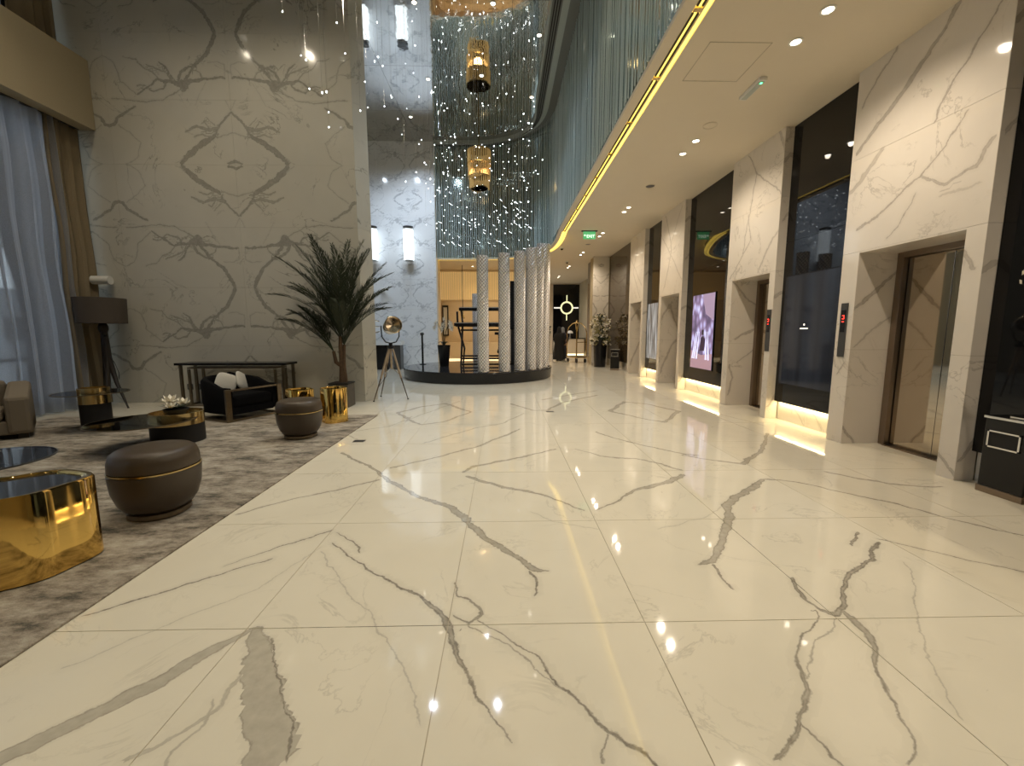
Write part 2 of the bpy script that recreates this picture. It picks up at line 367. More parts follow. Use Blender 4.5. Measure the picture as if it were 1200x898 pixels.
FLOOR_VEINS=[[[[-1.777,1.322],[-1.68,1.457],[-1.522,1.636],[-1.393,1.813],[-1.262,1.963]],[0.0607,0.0607,0.054,0.0473,0.027],0.75],
[[[-1.262,1.963],[-1.159,1.808],[-1.043,1.638],[-0.917,1.439],[-0.825,1.28]],[0.027,0.081,0.1013,0.1148,0.108],0.75],
[[[-1.144,1.889],[-1.03,1.729],[-0.907,1.551],[-0.824,1.403],[-0.769,1.285]],[0.004,0.007,0.006,0.007,0.006],1],
[[[-1.155,1.685],[-1.175,1.499],[-1.263,1.38],[-1.343,1.298]],[0.0132,0.011,0.0132,0.0154],0.5],
[[[-1.216,1.558],[-1.17,1.445],[-1.191,1.347],[-1.164,1.294]],[0.0088,0.0088,0.0066,0.0066],0.5],
[[[-1.301,3.034],[-1.523,2.821],[-1.82,2.537]],[0.0066,0.0066,0.0033],1],
[[[-1.512,2.631],[-1.808,2.434],[-2.067,2.211],[-2.249,2.095]],[0.0044,0.0077,0.0099,0.0066],1],
[[[-1.27,2.791],[-1.462,2.306],[-1.674,2.088],[-2.006,1.705]],[0.0033,0.0044,0.0044,0.0044],0.4],
[[[-1.278,2.992],[-1.107,2.872],[-0.979,2.693]],[0.0044,0.0066,0.0066],1],
[[[-1.235,2.838],[-0.874,2.495],[-0.649,2.353],[-0.49,2.227],[-0.363,2.07],[-0.284,1.928],[-0.237,1.781],[-0.145,1.671],[-0.111,1.557],[-0.049,1.488],[0.03,1.345]],[0.0055,0.0088,0.0088,0.011,0.0198,0.0242,0.0176,0.0077,0.0077,0.0044,0.0033],1],
[[[-0.293,2.345],[-0.259,2.221],[-0.166,2.151],[-0.114,2.058],[-0.194,1.975],[-0.289,2.035]],[0.0055,0.0066,0.0088,0.0099,0.011,0.0077],0.9],
[[[-0.139,2.018],[-0.021,1.921],[0.12,1.773],[0.207,1.622],[0.298,1.511],[0.405,1.399],[0.496,1.324],[0.562,1.254]],[0.0044,0.0044,0.0055,0.0066,0.0077,0.0077,0.0099,0.0088],1],
[[[-0.193,1.962],[0.016,1.845],[0.143,1.664],[0.247,1.565]],[0.0066,0.0044,0.0033,0.0033],0.8],
[[[0.41,1.392],[0.365,1.315],[0.345,1.259]],[0.0044,0.0044,0.0044],1],
[[[-1.257,2.733],[-1.05,2.462],[-0.908,2.237],[-0.749,2.107],[-0.638,1.936],[-0.486,1.741],[-0.357,1.562],[-0.326,1.443]],[0.0033,0.0033,0.0033,0.0033,0.0033,0.0033,0.0033,0.0033],0.55],
[[[-2.028,5.076],[-1.584,4.627],[-1.168,4.094],[-0.818,3.707],[-0.507,3.452],[-0.353,3.246],[-0.244,3.092],[-0.077,2.81],[0.088,2.602],[0.182,2.479],[0.273,2.458]],[0.022,0.0275,0.033,0.033,0.0385,0.0495,0.033,0.0352,0.033,0.033,0.0],0.9],
[[[0.153,2.461],[0.187,2.333],[0.197,2.203]],[0.0132,0.0088,0.0066],1],
[[[-2.237,3.309],[-1.866,3.653],[-1.566,3.873],[-1.271,4.121]],[0.0132,0.0132,0.0154,0.022],0.8],
[[[-1.269,4.469],[-0.778,4.9],[-0.328,5.342],[0.075,5.975],[0.265,6.294]],[0.0154,0.0176,0.022,0.0275,0.011],0.8],
[[[-0.433,4.307],[-0.346,4.504],[-0.081,4.682],[0.203,4.806],[0.683,5.194]],[0.022,0.0275,0.0275,0.022,0.0088],0.85],
[[[-0.387,4.2],[-0.225,4.022],[-0.011,3.878],[0.217,3.784],[0.424,3.596],[0.609,3.406],[0.698,3.335]],[0.022,0.0385,0.0385,0.022,0.0132,0.011,0.0088],0.85],
[[[1.904,4.193],[1.635,3.974],[1.441,3.841],[1.233,3.737],[0.932,3.452],[0.77,3.333]],[0.0385,0.044,0.0385,0.022,0.011,0.0066],0.85],
[[[1.944,4.328],[1.789,4.538],[1.579,4.736],[1.178,4.848],[0.914,5.188]],[0.033,0.022,0.022,0.0154,0.0066],0.8],
[[[1.381,6.097],[1.593,5.687],[1.879,5.282],[2.16,5.001],[2.39,4.851]],[0.0154,0.0154,0.0154,0.0154,0.0154],0.9],
[[[-1.976,7.658],[-1.667,8.27],[-1.241,8.658],[-0.839,8.058],[-0.61,7.701],[-1.013,6.821],[-1.333,6.637],[-1.677,7.114],[-1.976,7.658]],[0.044,0.033,0.0275,0.044,0.022,0.033,0.022,0.044,0.044],0.75],
[[[2.029,7.707],[2.595,8.755],[3.017,8.425],[3.323,7.669],[2.703,6.714],[2.39,7.068],[2.029,7.707]],[0.055,0.044,0.0275,0.055,0.044,0.022,0.055],0.75],
[[[0.834,9.035],[1.554,9.761],[2.431,10.457]],[0.033,0.033,0.022],0.7],
[[[0.146,8.615],[0.56,7.837],[0.839,7.829],[1.258,8.688],[2.266,9.739]],[0.033,0.0275,0.033,0.044,0.022],0.75],
[[[-1.098,5.489],[-0.441,6.372],[-0.014,6.727],[0.399,7.588]],[0.0132,0.0154,0.0154,0.011],0.6],
[[[2.671,4.045],[2.308,3.731],[1.918,3.373],[1.813,3.115],[1.579,2.794],[1.366,2.52],[1.258,2.483]],[0.033,0.0385,0.0495,0.0385,0.0385,0.0385,0.0],0.9],
[[[1.362,2.49],[1.349,2.341],[1.346,2.223]],[0.0132,0.0099,0.0066],1],
[[[2.671,4.045],[2.977,3.916],[3.216,3.625],[3.434,3.389],[3.573,3.149],[3.839,2.814]],[0.0132,0.0132,0.0132,0.0132,0.0132,0.0132],0.9],
[[[2.198,4.891],[2.465,4.647],[2.721,4.514],[3.307,5.084],[3.922,5.92]],[0.0132,0.0132,0.033,0.0385,0.022],0.85],
[[[3.445,4.261],[3.631,4.02],[3.841,3.847],[4.272,3.768]],[0.0132,0.022,0.022,0.011],0.8],
[[[2.658,2.896],[2.467,2.689]],[0.0132,0.011],1],
[[[2.691,2.767],[2.41,2.515],[2.178,2.384],[2.0,2.223],[1.901,2.087],[1.76,2.007],[1.699,2.042],[1.699,2.159],[1.783,2.348]],[0.011,0.0154,0.0198,0.0198,0.0242,0.0286,0.0132,0.0143,0.0176],1],
[[[2.724,2.803],[2.897,2.655],[3.06,2.499],[3.278,2.376]],[0.0077,0.0077,0.0077,0.0077],0.9],
[[[1.84,2.053],[1.81,1.915],[1.78,1.793],[1.702,1.676],[1.631,1.55],[1.511,1.373],[1.498,1.314],[1.377,1.236]],[0.022,0.0264,0.022,0.0132,0.0066,0.0044,0.0066,0.0055],0.9],
[[[1.673,2.009],[1.496,1.88],[1.384,1.754],[1.305,1.596],[1.166,1.449],[1.038,1.325],[0.953,1.245]],[0.0055,0.0066,0.0066,0.0121,0.0143,0.011,0.0088],0.9],
[[[1.747,1.974],[1.496,1.8],[1.357,1.641],[1.235,1.522]],[0.0044,0.0044,0.0044,0.0044],0.7],
[[[1.118,1.393],[1.163,1.322],[1.176,1.249]],[0.0055,0.0055,0.0055],0.9],
[[[2.628,2.51],[2.431,2.254],[2.192,1.983],[1.982,1.74],[1.892,1.583],[1.786,1.384]],[0.0039,0.0039,0.0039,0.0039,0.0039,0.0039],0.55],
[[[-2.044,5.74],[-2.42,6.096],[-1.842,6.529],[-0.931,8.975]],[0.0132,0.0132,0.0132,0.0132],0.5],
[[[3.808,7.829],[4.093,6.877],[4.204,6.358]],[0.0132,0.0132,0.0132],0.5],
[[[0.212,3.314],[0.403,3.12],[0.716,2.998]],[0.0066,0.0066,0.0066],0.35],
[[[1.173,2.986],[1.674,3.196],[1.948,3.444]],[0.0066,0.0066,0.0066],0.35]]
RIGHT_VEINS=[[[[4.451,4.764],[4.623,4.511],[4.876,4.274],[5.181,4.051],[5.567,3.755]],[0.0375,0.025,0.0438,0.0375,0.0187],0.9],
[[[5.093,4.748],[5.353,4.541],[5.537,4.264]],[0.015,0.015,0.015],0.8],
[[[4.049,4.476],[4.216,4.287],[4.462,3.93],[4.566,3.669]],[0.0112,0.0112,0.0163,0.0112],0.9],
[[[4.241,3.65],[4.432,3.401],[4.652,3.188],[4.956,2.985],[5.425,2.778]],[0.0075,0.01,0.015,0.015,0.025],0.85],
[[[4.652,3.188],[4.385,3.01],[4.105,3.063],[3.972,3.289]],[0.0175,0.0175,0.0175,0.025],0.75],
[[[4.66,3.023],[4.832,2.734],[5.007,2.592]],[0.0075,0.0075,0.0075],0.8],
[[[5.135,3.669],[5.391,3.452],[5.603,3.273]],[0.0375,0.0375,0.025],0.7],
[[[4.433,2.916],[4.188,2.887],[4.042,2.894]],[0.015,0.015,0.015],0.4],
[[[7.167,4.765],[6.983,4.437],[6.921,4.258]],[0.0375,0.025,0.0125],0.7],
[[[7.994,4.725],[7.71,4.28],[7.867,3.634],[8.004,2.925]],[0.0125,0.0125,0.0125,0.0125],0.85],
[[[7.769,4.36],[7.009,3.778],[6.918,3.538]],[0.0125,0.0125,0.0125],0.8],
[[[7.899,3.673],[7.76,3.17],[8.407,2.53]],[0.0125,0.0125,0.0125],0.8],
[[[6.872,3.314],[7.176,2.976],[7.507,2.54]],[0.0125,0.025,0.0125],0.7],
[[[11.95,4.709],[11.58,4.076],[11.419,3.662],[11.844,2.667]],[0.0187,0.0187,0.0187,0.0187],0.8],
[[[10.84,4.682],[11.547,3.777]],[0.015,0.015],0.6],
[[[12.214,4.263],[10.621,2.758]],[0.015,0.015],0.6],
[[[14.349,4.326],[14.724,3.534],[13.893,2.591]],[0.0187,0.0187,0.0187],0.7],
[[[15.189,4.195],[13.767,2.993]],[0.0187,0.0187],0.6],
[[[4.234,1.396],[4.136,1.268],[4.147,1.092]],[0.0075,0.0075,0.0075],0.7],
[[[4.138,0.237],[3.924,0.035]],[0.025,0.025],0.8],
[[[4.159,2.328],[4.019,2.1]],[0.025,0.025],0.8],
[[[5.547,0.902],[5.412,1.087]],[0.01,0.01],0.8]]
JAMB_A=[[[[4.51,1.768],[4.77,1.975],[5.081,2.297]],[0.02,0.028,0.02],0.9],
[[[4.605,1.271],[4.859,1.559],[5.062,1.68]],[0.008,0.02,0.008],0.6],
[[[4.469,0.325],[4.734,0.007]],[0.02,0.02],0.9]]
JAMB_B=[[[[4.672,1.34],[4.856,1.442],[5.143,1.578]],[0.02,0.03,0.02],0.9],
[[[4.583,0.822],[4.686,0.578],[4.585,0.226]],[0.02,0.02,0.02],0.8],
[[[4.72,0.874],[5.12,1.167]],[0.01,0.01],0.8],
[[[4.546,2.484],[4.86,2.152],[5.096,1.984]],[0.015,0.015,0.015],0.7]]
BOOK_VEINS=[[[[0.073,0.804],[0.478,0.83],[0.732,0.856],[0.901,0.955],[1.089,0.906],[1.388,0.833],[1.6,0.982],[1.811,1.13]],[0.027,0.027,0.0405,0.1215,0.0405,0.027,0.0203,0.0203],0.9],
[[[0.901,0.955],[0.662,0.582],[0.394,0.382],[0.29,0.206],[0.212,-0.011]],[0.0405,0.0203,0.0473,0.054,0.0338],0.9],
[[[0.073,0.804],[0.065,0.581],[0.201,0.507],[0.405,0.532]],[0.0081,0.0081,0.0081,0.0081],0.5],
[[[0.87,1.029],[0.909,0.856]],[0.0675,0.0405],0.9],
[[[0.946,1.029],[1.312,1.227],[1.817,1.253],[2.32,1.191]],[0.0108,0.0108,0.0108,0.0108],0.7],
[[[1.089,0.906],[1.179,0.733],[1.376,0.634],[1.577,0.584]],[0.0162,0.0162,0.0162,0.0162],0.7],
[[[0.212,-0.011],[0.008,-0.011]],[0.0081,0.0081],0.4],
[[[1.811,1.13],[2.102,0.884],[2.186,0.536],[2.386,0.436]],[0.0108,0.0108,0.0108,0.0108],0.6],
[[[0.431,0.879],[0.658,1.224],[0.715,1.322]],[0.0054,0.0054,0.0054],0.4],
[[[1.085,2.426],[0.857,2.219],[0.597,2.011],[0.339,1.862]],[0.0405,0.0675,0.0675,0.0405],0.9],
[[[0.341,1.88],[0.266,1.713],[0.129,1.533],[0.009,1.424]],[0.0203,0.027,0.027,0.0203],0.85],
[[[0.344,1.921],[0.155,1.861],[-0.044,1.83]],[0.0135,0.0135,0.0135],0.5],
[[[-0.019,2.355],[0.138,2.414]],[0.027,0.027],0.9],
[[[0.266,1.713],[0.456,1.773],[0.698,1.715],[0.951,1.805]],[0.0405,0.0405,0.0405,0.0203],0.75],
[[[0.326,1.683],[0.5,1.534]],[0.0135,0.0135],0.6],
[[[2.403,1.723],[2.308,1.692],[2.24,1.572],[2.047,1.451],[1.841,1.329]],[0.0405,0.0405,0.027,0.027,0.0135],0.85],
[[[2.246,1.692],[2.005,1.841],[1.829,2.018],[1.938,2.314],[2.16,2.433]],[0.0108,0.0108,0.0108,0.0108,0.0108],0.5],
[[[-0.003,1.424],[0.103,1.201]],[0.0081,0.0081],0.4],
[[[0.75,0.86],[0.82,1.0],[0.93,1.06],[1.02,0.93],[0.9,0.84]],[0.012,0.012,0.012,0.012,0.012],0.85],
[[[0.62,0.6],[0.78,0.62],[0.9,0.72],[1.0,0.9]],[0.02,0.025,0.03,0.03],0.85],
[[[1.0,0.93],[1.12,0.78],[1.2,0.6],[1.33,0.52]],[0.02,0.03,0.02,0.01],0.85],
[[[1.2,0.9],[1.3,1.02],[1.5,1.05],[1.66,0.95],[1.8,0.98]],[0.015,0.02,0.015,0.012,0.01],0.8],
[[[0.5,0.83],[0.56,0.7],[0.7,0.66]],[0.012,0.012,0.012],0.7],
[[[1.33,0.86],[1.45,0.7],[1.62,0.66],[1.75,0.5],[2.0,0.42]],[0.012,0.015,0.012,0.01,0.008],0.7],
[[[1.0,2.3],[1.2,2.42]],[0.01,0.01],0.4],
[[[0.3,1.82],[0.42,1.9],[0.62,1.86],[0.8,1.92]],[0.02,0.025,0.02,0.01],0.7],
[[[0.45,1.76],[0.52,1.62],[0.6,1.66]],[0.012,0.012,0.012],0.7]]
RIGHT_VEINS_SIDE = [([[4.56, .2], [4.75, .5]], [.02, .02], .8), ([[4.56, 2.05], [4.66, 2.15], [4.75, 2.2]], [.03]*3, .7), ([[4.6, 3.3], [4.75, 3.5]], [.02]*2, .7), ([[4.56, 4.2], [4.66, 4.35], [4.75, 4.25]], [.03]*3, .7)]
RIGHT_VEINS_SIDE2 = [([[y, .28], [y-.25, .02]], [.012, .01], .6) for y in (2.9, 6.2, 6.6, 9.3, 10.1, 12.9)]
# ---------------------------------------------------------------- setting: floor
ZC = 4.76
fl = struct(box('floor', (-9.4, 8.2, -4.2, 30.2, -0.10, -0.004), M['joint']))
X0, DX, Y0, DY = -0.29, 1.02, -0.37, 1.17
ident = lambda P: P[:, :2]
far_parts = []
def is_rug(x0, x1, y0, y1): return x1 < -2.25 and y1 < 7.43 and x0 > -8.0
for k in range(-9, 6):
    for m in range(0, 26):
        xa, ya = X0+k*DX, Y0+m*DY; xb, yb = xa+DX, ya+DY
        if k == 5: xb = 5.13
        if k == 5 and (ya < 2.5 or ya > 15): continue
        if is_rug(xa, xb, ya, yb): continue
        if ya > 9.4 and xb < -4.6: continue
        if ya > 17.6 and xb < -3.3: continue
        if xb < -8.4 : continue
        if ya > 19.5: far_parts.append((xa, xb, ya, yb)); continue
        res = 0.026 if yb < 6.8 and xa > -3.5 else (0.05 if yb < 12.5 else 0.2)
        slab('tile', (xa, ya, 0), (1, 0, 0), (0, 1, 0), xb-xa, yb-ya, 0.02, MB['floor'], fl, FLOOR_VEINS, ident, res, gap=0.0022)
bm = bmesh.new()
for xa, xb, ya, yb in far_parts: bm_box(bm, xa+.002, xb-.002, ya+.002, yb-.002, -0.02, 0)
o = mesh_obj('distant_tiles', bm, MB['floor'], fl); o['kind'] = 'stuff'

# ---------------------------------------------------------------- setting: lounge wall (bookmatched slabs)
WL = struct(box('wall_lounge', (-8.95, -3.02, 8.99, 9.35, 0, 9.0), M['plaster']))
def book(P, cx=5.4, hw=2.4, z0=2.43, hh=2.43, sc=1.0):
    u = np.abs(((P[:, 0]+cx)/sc + hw) % (2*hw) - hw)
    v = np.abs(((P[:, 2]-z0)/sc + hh) % (2*hh) - hh)
    return np.stack([u, v], 1)
xs = [-8.92, -7.8, -5.4, -3.0]
for i in range(3):
    for r in range(8):
        z0 = r*1.215; z1 = min(9.0, z0+1.215)
        if z1-z0 < 0.05: continue
        slab('marble_slab', (xs[i], 8.97, z0), (1, 0, 0), (0, 0, 1), xs[i+1]-xs[i], z1-z0, 0.02, MB['wall'], WL, BOOK_VEINS, book, 0.032, k=0.8)
# end face of that wall, turned toward the lobby
for r in range(8):
    z0 = r*1.215; z1 = min(9.0, z0+1.215)
    slab('marble_slab', (-3.0, 8.97, z0), (0.42, 0.9075, 0), (0, 0, 1), 0.40, z1-z0, 0.02, MB['wall'], WL, RIGHT_VEINS, lambda P: np.stack([P[:, 1]-3.5, P[:, 2]], 1), 0.06)

# ---------------------------------------------------------------- setting: atrium sconce wall
WB = struct(box('wall_atrium_back', (-9.0, -2.74, 17.53, 17.9, 0, 9.0), M['plaster']))
for i in range(-1, 3):
    xa = -6.2+i*1.2 if i > -1 else -7.6
    xb = [-6.2, -5.0, -3.8, -2.72][i+1]
    for r in range(8):
        z0 = r*1.215; z1 = min(9.0, z0+1.215)
        slab('marble_slab', (xa, 17.51, z0), (1, 0, 0), (0, 0, 1), xb-xa, z1-z0, 0.02, MB['back'], WB, BOOK_VEINS,
             lambda P: book(P, 3.8, 2.4, 3.0, 2.43, 0.52)*np.array([1, 1]), 0.05, k=3.0)
struct(box('wall_passage_left', (-9.0, -8.9, 9.35, 17.53, 0, 9.0), M['plaster']))
struct(box('trim_portal', (-2.74, -2.68, 17.50, 18.2, 0, 4.5), M['warmplaster']))

# ---------------------------------------------------------------- setting: right wall, piers, lift recesses, glass panels
WR = struct(box('wall_right', (5.25, 5.6, -4.1, 30, 0, ZC), M['plaster']))
rv = lambda P: P[:, 1:]
XF, XP = 4.55, 4.69
DOORH = 2.51
piers = [(3.94, 5.61, 4.12, 5.35), (6.99, 8.50, 7.14, 8.30), (10.65, 12.20, 10.80, 12.02), (13.60, 15.10, 13.76, 14.92)]
def front(y0, y1, z0, z1, res=0.03):
    slab('marble_slab', (XF, y1, z0), (0, -1, 0), (0, 0, 1), y1-y0, z1-z0, 0.02, MB['right'], PR, RIGHT_VEINS, rv, res)
def facing(x0, x1, y, z0, z1, veins, res=0.03):   # faces the camera side (-Y)
    slab('marble_slab', (x0, y, z0), (1, 0, 0), (0, 0, 1), x1-x0, z1-z0, 0.02, MB['right'], PR, veins, lambda P: P[:, [0, 2]], res)
ROWS = [(0, 1.26), (1.26, DOORH)]
for n, (ya, yb, da, db) in enumerate(piers):
    bm = bmesh.new()
    bm_box(bm, XF+.02, 5.25, ya+.02, da-.02, 0, ZC); bm_box(bm, XF+.02, 5.25, db+.02, yb-.0, 0, ZC)
    bm_box(bm, XF+.02, 5.25, da-.02, db+.02, DOORH+.02, ZC)
    PR = struct(mesh_obj('trim_%d' % (n+1), bm, M['plaster']))
    res = 0.03 if n < 2 else 0.07
    for z0, z1 in ROWS:
        front(ya, da, z0, z1, res); front(db, yb, z0, z1, res)
        facing(XF, 5.13, db, z0, z1, JAMB_A if n % 2 == 0 and n == 0 else (JAMB_B if n == 1 else [([[4.6, .3], [4.9, 1.1], [5.1, 1.3]], [.03]*3, .8), ([[4.6, 1.9], [4.8, 2.3], [5.1, 1.5]], [.03]*3, .8)]), res)
    front(ya, yb, DOORH, 3.68, res); front(ya, yb, 3.68, ZC, res)
    for z0, z1 in ((0, 1.26), (1.26, DOORH), (DOORH, 3.68), (3.68, ZC)):
        facing(XF, XP+.06, ya, z0, z1, RIGHT_VEINS_SIDE, 0.05)
    # underside of the lintel
    slab('marble_slab', (XF, db, DOORH), (0, -1, 0), (1, 0, 0), db-da, 0.58, 0.02, MB['right'], PR, [], ident, 0.2)
    # lift door: frame, two leaves, sill
    d = struct(box('door_%d' % (n+1), (5.16, 5.19, da, db, 0, 2.46), M['matblack']))
    bm = bmesh.new()
    bm_box(bm, 5.05, 5.17, db-0.09, db-0.003, 0, 2.50); bm_box(bm, 5.05, 5.17, da+0.003, da+0.05, 0, 2.50); bm_box(bm, 5.05, 5.17, da+.05, db-.09, 2.42, 2.50)
    mesh_obj('door_frame', bm, M['steel'], d, bevel=0.004)
    mid = (da+db)/2-0.02
    for y0, y1 in ((da+.052, mid-.003), (mid+.003, db-.10)):
        box('door_leaf', (5.12, 5.145, y0, y1, 0.015, 2.415), M['doorsteel'], d, bevel=0.003)
    box('sill', (5.02, 5.16, da+.05, db-.09, 0.0, 0.012), M['steel'], d)

panels = [(-1.0, 3.94, 'N'), (5.61, 6.99, 'idle'), (8.50, 10.65, 'hall'), (12.20, 13.60, 'fog'), (15.10, 18.50, 'N')]
for n, (ya, yb, kind) in enumerate(panels):
    # plinth under the glass
    pl = struct(box('baseboard_right_%d' % (n+1), (4.78, 5.25, ya, yb, 0, 0.34), M['plaster']))
    yy = ya
    while yy < yb-0.05:
        y2 = min(yb, yy+1.4)
        slab('marble_slab', (4.76, y2, 0), (0, -1, 0), (0, 0, 1), y2-yy, 0.30, 0.018, MB['right'], pl, RIGHT_VEINS_SIDE2, rv, 0.05); yy = y2
    seg = [ya+.004, yb-.004] if n not in (0, 4) else ([ya, 0.9, 2.45, yb-.004] if n == 0 else [ya+.004, 16.8, yb-.004])
    zb = [0.31, 2.95, ZC-.003] if n in (1, 2) else [0.31, ZC-.003]
    wallp = struct(box('wall_right_panel_%d' % (n+1), (4.72, 5.25, ya+.002, yb-.002, 0.34, ZC), M['matblack']))
    gm = M['blackglass'] if n < 4 else M['brownglass']
    for a, b in zip(seg, seg[1:]):
        for c, d_ in zip(zb, zb[1:]):
            box('glass_panel', (XP, 4.715, a+.002, b-.002, c+.002, d_-.002), gm, wallp)
    if n in (1, 2, 3):
        box('cove_strip', (4.735, 4.755, ya+.05, yb-.05, 0.305, 0.318), M['covelight'], wallp)
        light('plinth_light', 'AREA', (4.725, (ya+yb)/2, 0.30), 3.2*(yb-ya), (1, 0.80, 0.42), 0.03, yb-ya-.1)

def display(name, label, kind, y0, y1, z0, z1, mat, frame=0.02):
    t = thing(name, label, 'screen', (XP-.002, (y0+y1)/2, z0))
    def P(b, nm, mt): 
        o = box(nm, b, mt, None); o.parent = t; o.matrix_parent_inverse = Matrix.Translation(-t.location); return o
    P((XP-.018, XP-.002, y0-frame, y1+frame, z0-frame, z1+frame), 'bezel', M['black'])
    P((XP-.022, XP-.0185, y0, y1, z0, z1), 'display', mat)
    return t, P
t, P = display('digital_screen', 'tall lit lobby screen showing a bright white and violet interior', 'hall', 9.18, 10.22, 0.63, 2.36, screen_mat('screen_hall_picture', 'hall'))
# picture content: floor, columns, seated figure as flat shapes of light
def flat_poly(name, pts, mat, x, parent):
    bm = bmesh.new(); vs = [bm.verts.new((x, a, b)) for a, b in pts]; vs2 = [bm.verts.new((x-.0008, a, b)) for a, b in pts]
    bm.faces.new(vs); bm.faces.new(vs2[::-1])
    for i in range(len(vs)): bm.faces.new((vs[i], vs2[i], vs2[(i+1) % len(vs)], vs[(i+1) % len(vs)]))
    o = mesh_obj(name, bm, mat); o.parent = parent; o.matrix_parent_inverse = Matrix.Translation(-parent.location); return o
XS = XP-.0225
flat_poly('picture_floor', [(9.18, .63), (10.22, .63), (10.22, 1.05), (9.7, .95), (9.18, 1.0)], emit('picture_floor', (0.38, 0.24, 0.30), .7), XS, t)
flat_poly('picture_curtain', [(9.18, 2.36), (9.75, 2.36), (9.55, 1.9), (9.18, 1.75)], emit('picture_mauve', (0.32, 0.24, 0.36), .8), XS, t)
flat_poly('picture_person', [(9.55, 1.05), (9.78, 1.05), (9.74, 1.35), (9.62, 1.42), (9.52, 1.3)], emit('picture_dark', (0.03, 0.02, 0.05), .6), XS-.001, t)
flat_poly('picture_person', [(9.60, 1.42), (9.70, 1.42), (9.69, 1.54), (9.61, 1.54)], emit('picture_hair', (0.02, 0.015, 0.02), .6), XS-.001, t)
for a in (9.3, 9.42, 9.88, 10.0, 10.1): flat_poly('picture_dress', [(a, .85), (a+.07, .85), (a+.02-(a-9.65)*.3, 1.5), (a-(a-9.65)*.3, 1.5)], emit('picture_white', (0.70, 0.72, 1.0), 1.0), XS-.0005, t)
t, P = display('digital_screen', 'tall lit screen showing a misty grey picture on the narrow glass panel further along', 'fog', 12.50, 13.45, 0.66, 2.37, screen_mat('screen_fog_picture', 'fog'))
t, P = display('digital_screen', 'large dark standby screen between the two nearest lift openings', 'idle', 5.76, 6.88, 0.64, 2.38, screen_mat('screen_idle_picture', 'idle'))
for b in ((6.37, 6.40, 1.59, 1.62), (6.30, 6.47, 1.535, 1.555)):
    P((XP-.0235, XP-.022, *b), 'logo_mark', M['emblemwhite'])

# call panels with red digits
def call_panel(label, y):
    t = thing('lift_call_panel', label, 'panel', (XF-.001, y, 1.16))
    def L(nm, b, mt, bev=0): o = box(nm, b, mt, t, bevel=bev); return o
    L('face_plate', (-.012, 0, -.055, .055, 0, .71), M['darkgrey'], .003)
    L('display_window', (-.015, -.012, -.035, .035, .33, .62), M['black'])
    for z in (.46, .50, .54): L('red_digit', (-.0165, -.0152, -.018, .018, z, z+.012), M['red'])
    L('red_digit', (-.0165, -.0152, -.018, -.008, .50, .55), M['red'])
call_panel('slim grey lift call panel beside the nearest lift opening', 5.49)
call_panel('slim grey lift call panel by the second nearest lift opening, beside the standby screen', 7.065)

# far pillar and the dark return beyond it
bm = bmesh.new(); bm_box(bm, 4.0, 5.25, 18.52, 19.3, 0, ZC); FP = struct(mesh_obj('wall_pillar', bm, M['plaster']))
PR = FP
for z0, z1 in ((0, 1.26), (1.26, 2.51), (2.51, 3.68), (3.68, ZC)):
    slab('marble_slab', (3.96, 18.50, z0), (1, 0, 0), (0, 0, 1), 0.70, z1-z0, 0.02, MB['right'], FP, BOOK_VEINS, lambda P: book(P, -4.3, 2.4, 2.43, 2.43, .8), 0.05, k=2)
struct(box('wall_right_far', (4.12, 4.6, 19.3, 20.45, 0.3, ZC), M['brownglass']))
struct(box('baseboard_right_far', (4.16, 4.6, 19.3, 20.45, 0, 0.3), M['warmplaster']))
struct(box('wall_far', (-3.2, 8.2, 28.9, 29.1, 0, ZC), M['warmplaster']))
struct(box('wall_far_black', (3.45, 7.4, 28.82, 28.9, 0, 4.70), M['blackglass']))
struct(box('wall_behind_camera', (-9.0, 5.6, -4.15, -4.0, 0, 9.0), M['plaster']))
# bar room behind the portal
struct(box('wall_bar', (-3.3, 1.9, 22.5, 22.65, 0, ZC), M['warmplaster']))
struct(box('wall_bar_left', (-3.42, -3.3, 17.9, 22.65, 0, ZC), M['warmplaster']))
struct(box('wall_bar_right', (1.8, 1.9, 21.5, 22.5, 0, ZC), M['warmplaster']))

# ---------------------------------------------------------------- ceilings
def path(off=0.0, yend=None, nA=28):
    """edge of the lower ceiling: straight along the lobby, then a quarter turn to the sconce wall"""
    R = 3.02+off; pts = [(-1.2+R, -4.0), (-1.2+R, 14.5)]
    for i in range(1, nA+1):
        a = PI/2*i/nA; pts.append((-1.2+R*math.cos(a), 14.5+R*math.sin(a)))
    pts.append((-2.72, 14.5+R)); return pts
def drop(x, y):   # the curved part of the fascia hangs a little lower
    s = min(1, max(0, (y-13.8)/2.2)); s = s*s*(3-2*s); return -0.31*s
bm = bmesh.new()
pp = path(0.295)
outline = pp + [(-3.4, 17.9), (-3.4, 30), (8.2, 30), (8.2, -4.0)]
v0 = [bm.verts.new((x, y, ZC)) for x, y in outline]; v1 = [bm.verts.new((x, y, 5.3)) for x, y in outline]
bm.faces.new(v0); bm.faces.new(v1)
for i in range(len(outline)): j = (i+1) % len(outline); bm.faces.new((v0[i], v0[j], v1[j], v1[i]))
ceil = struct(mesh_obj('ceiling', bm, M['ceiling']))
def densify(pts, step=0.5):
    out = []
    for a, b in zip(pts, pts[1:]):
        n = max(1, int(math.hypot(b[0]-a[0], b[1]-a[1])/step))
        out += [(a[0]+(b[0]-a[0])*i/n, a[1]+(b[1]-a[1])*i/n) for i in range(n)]
    return out+[pts[-1]]
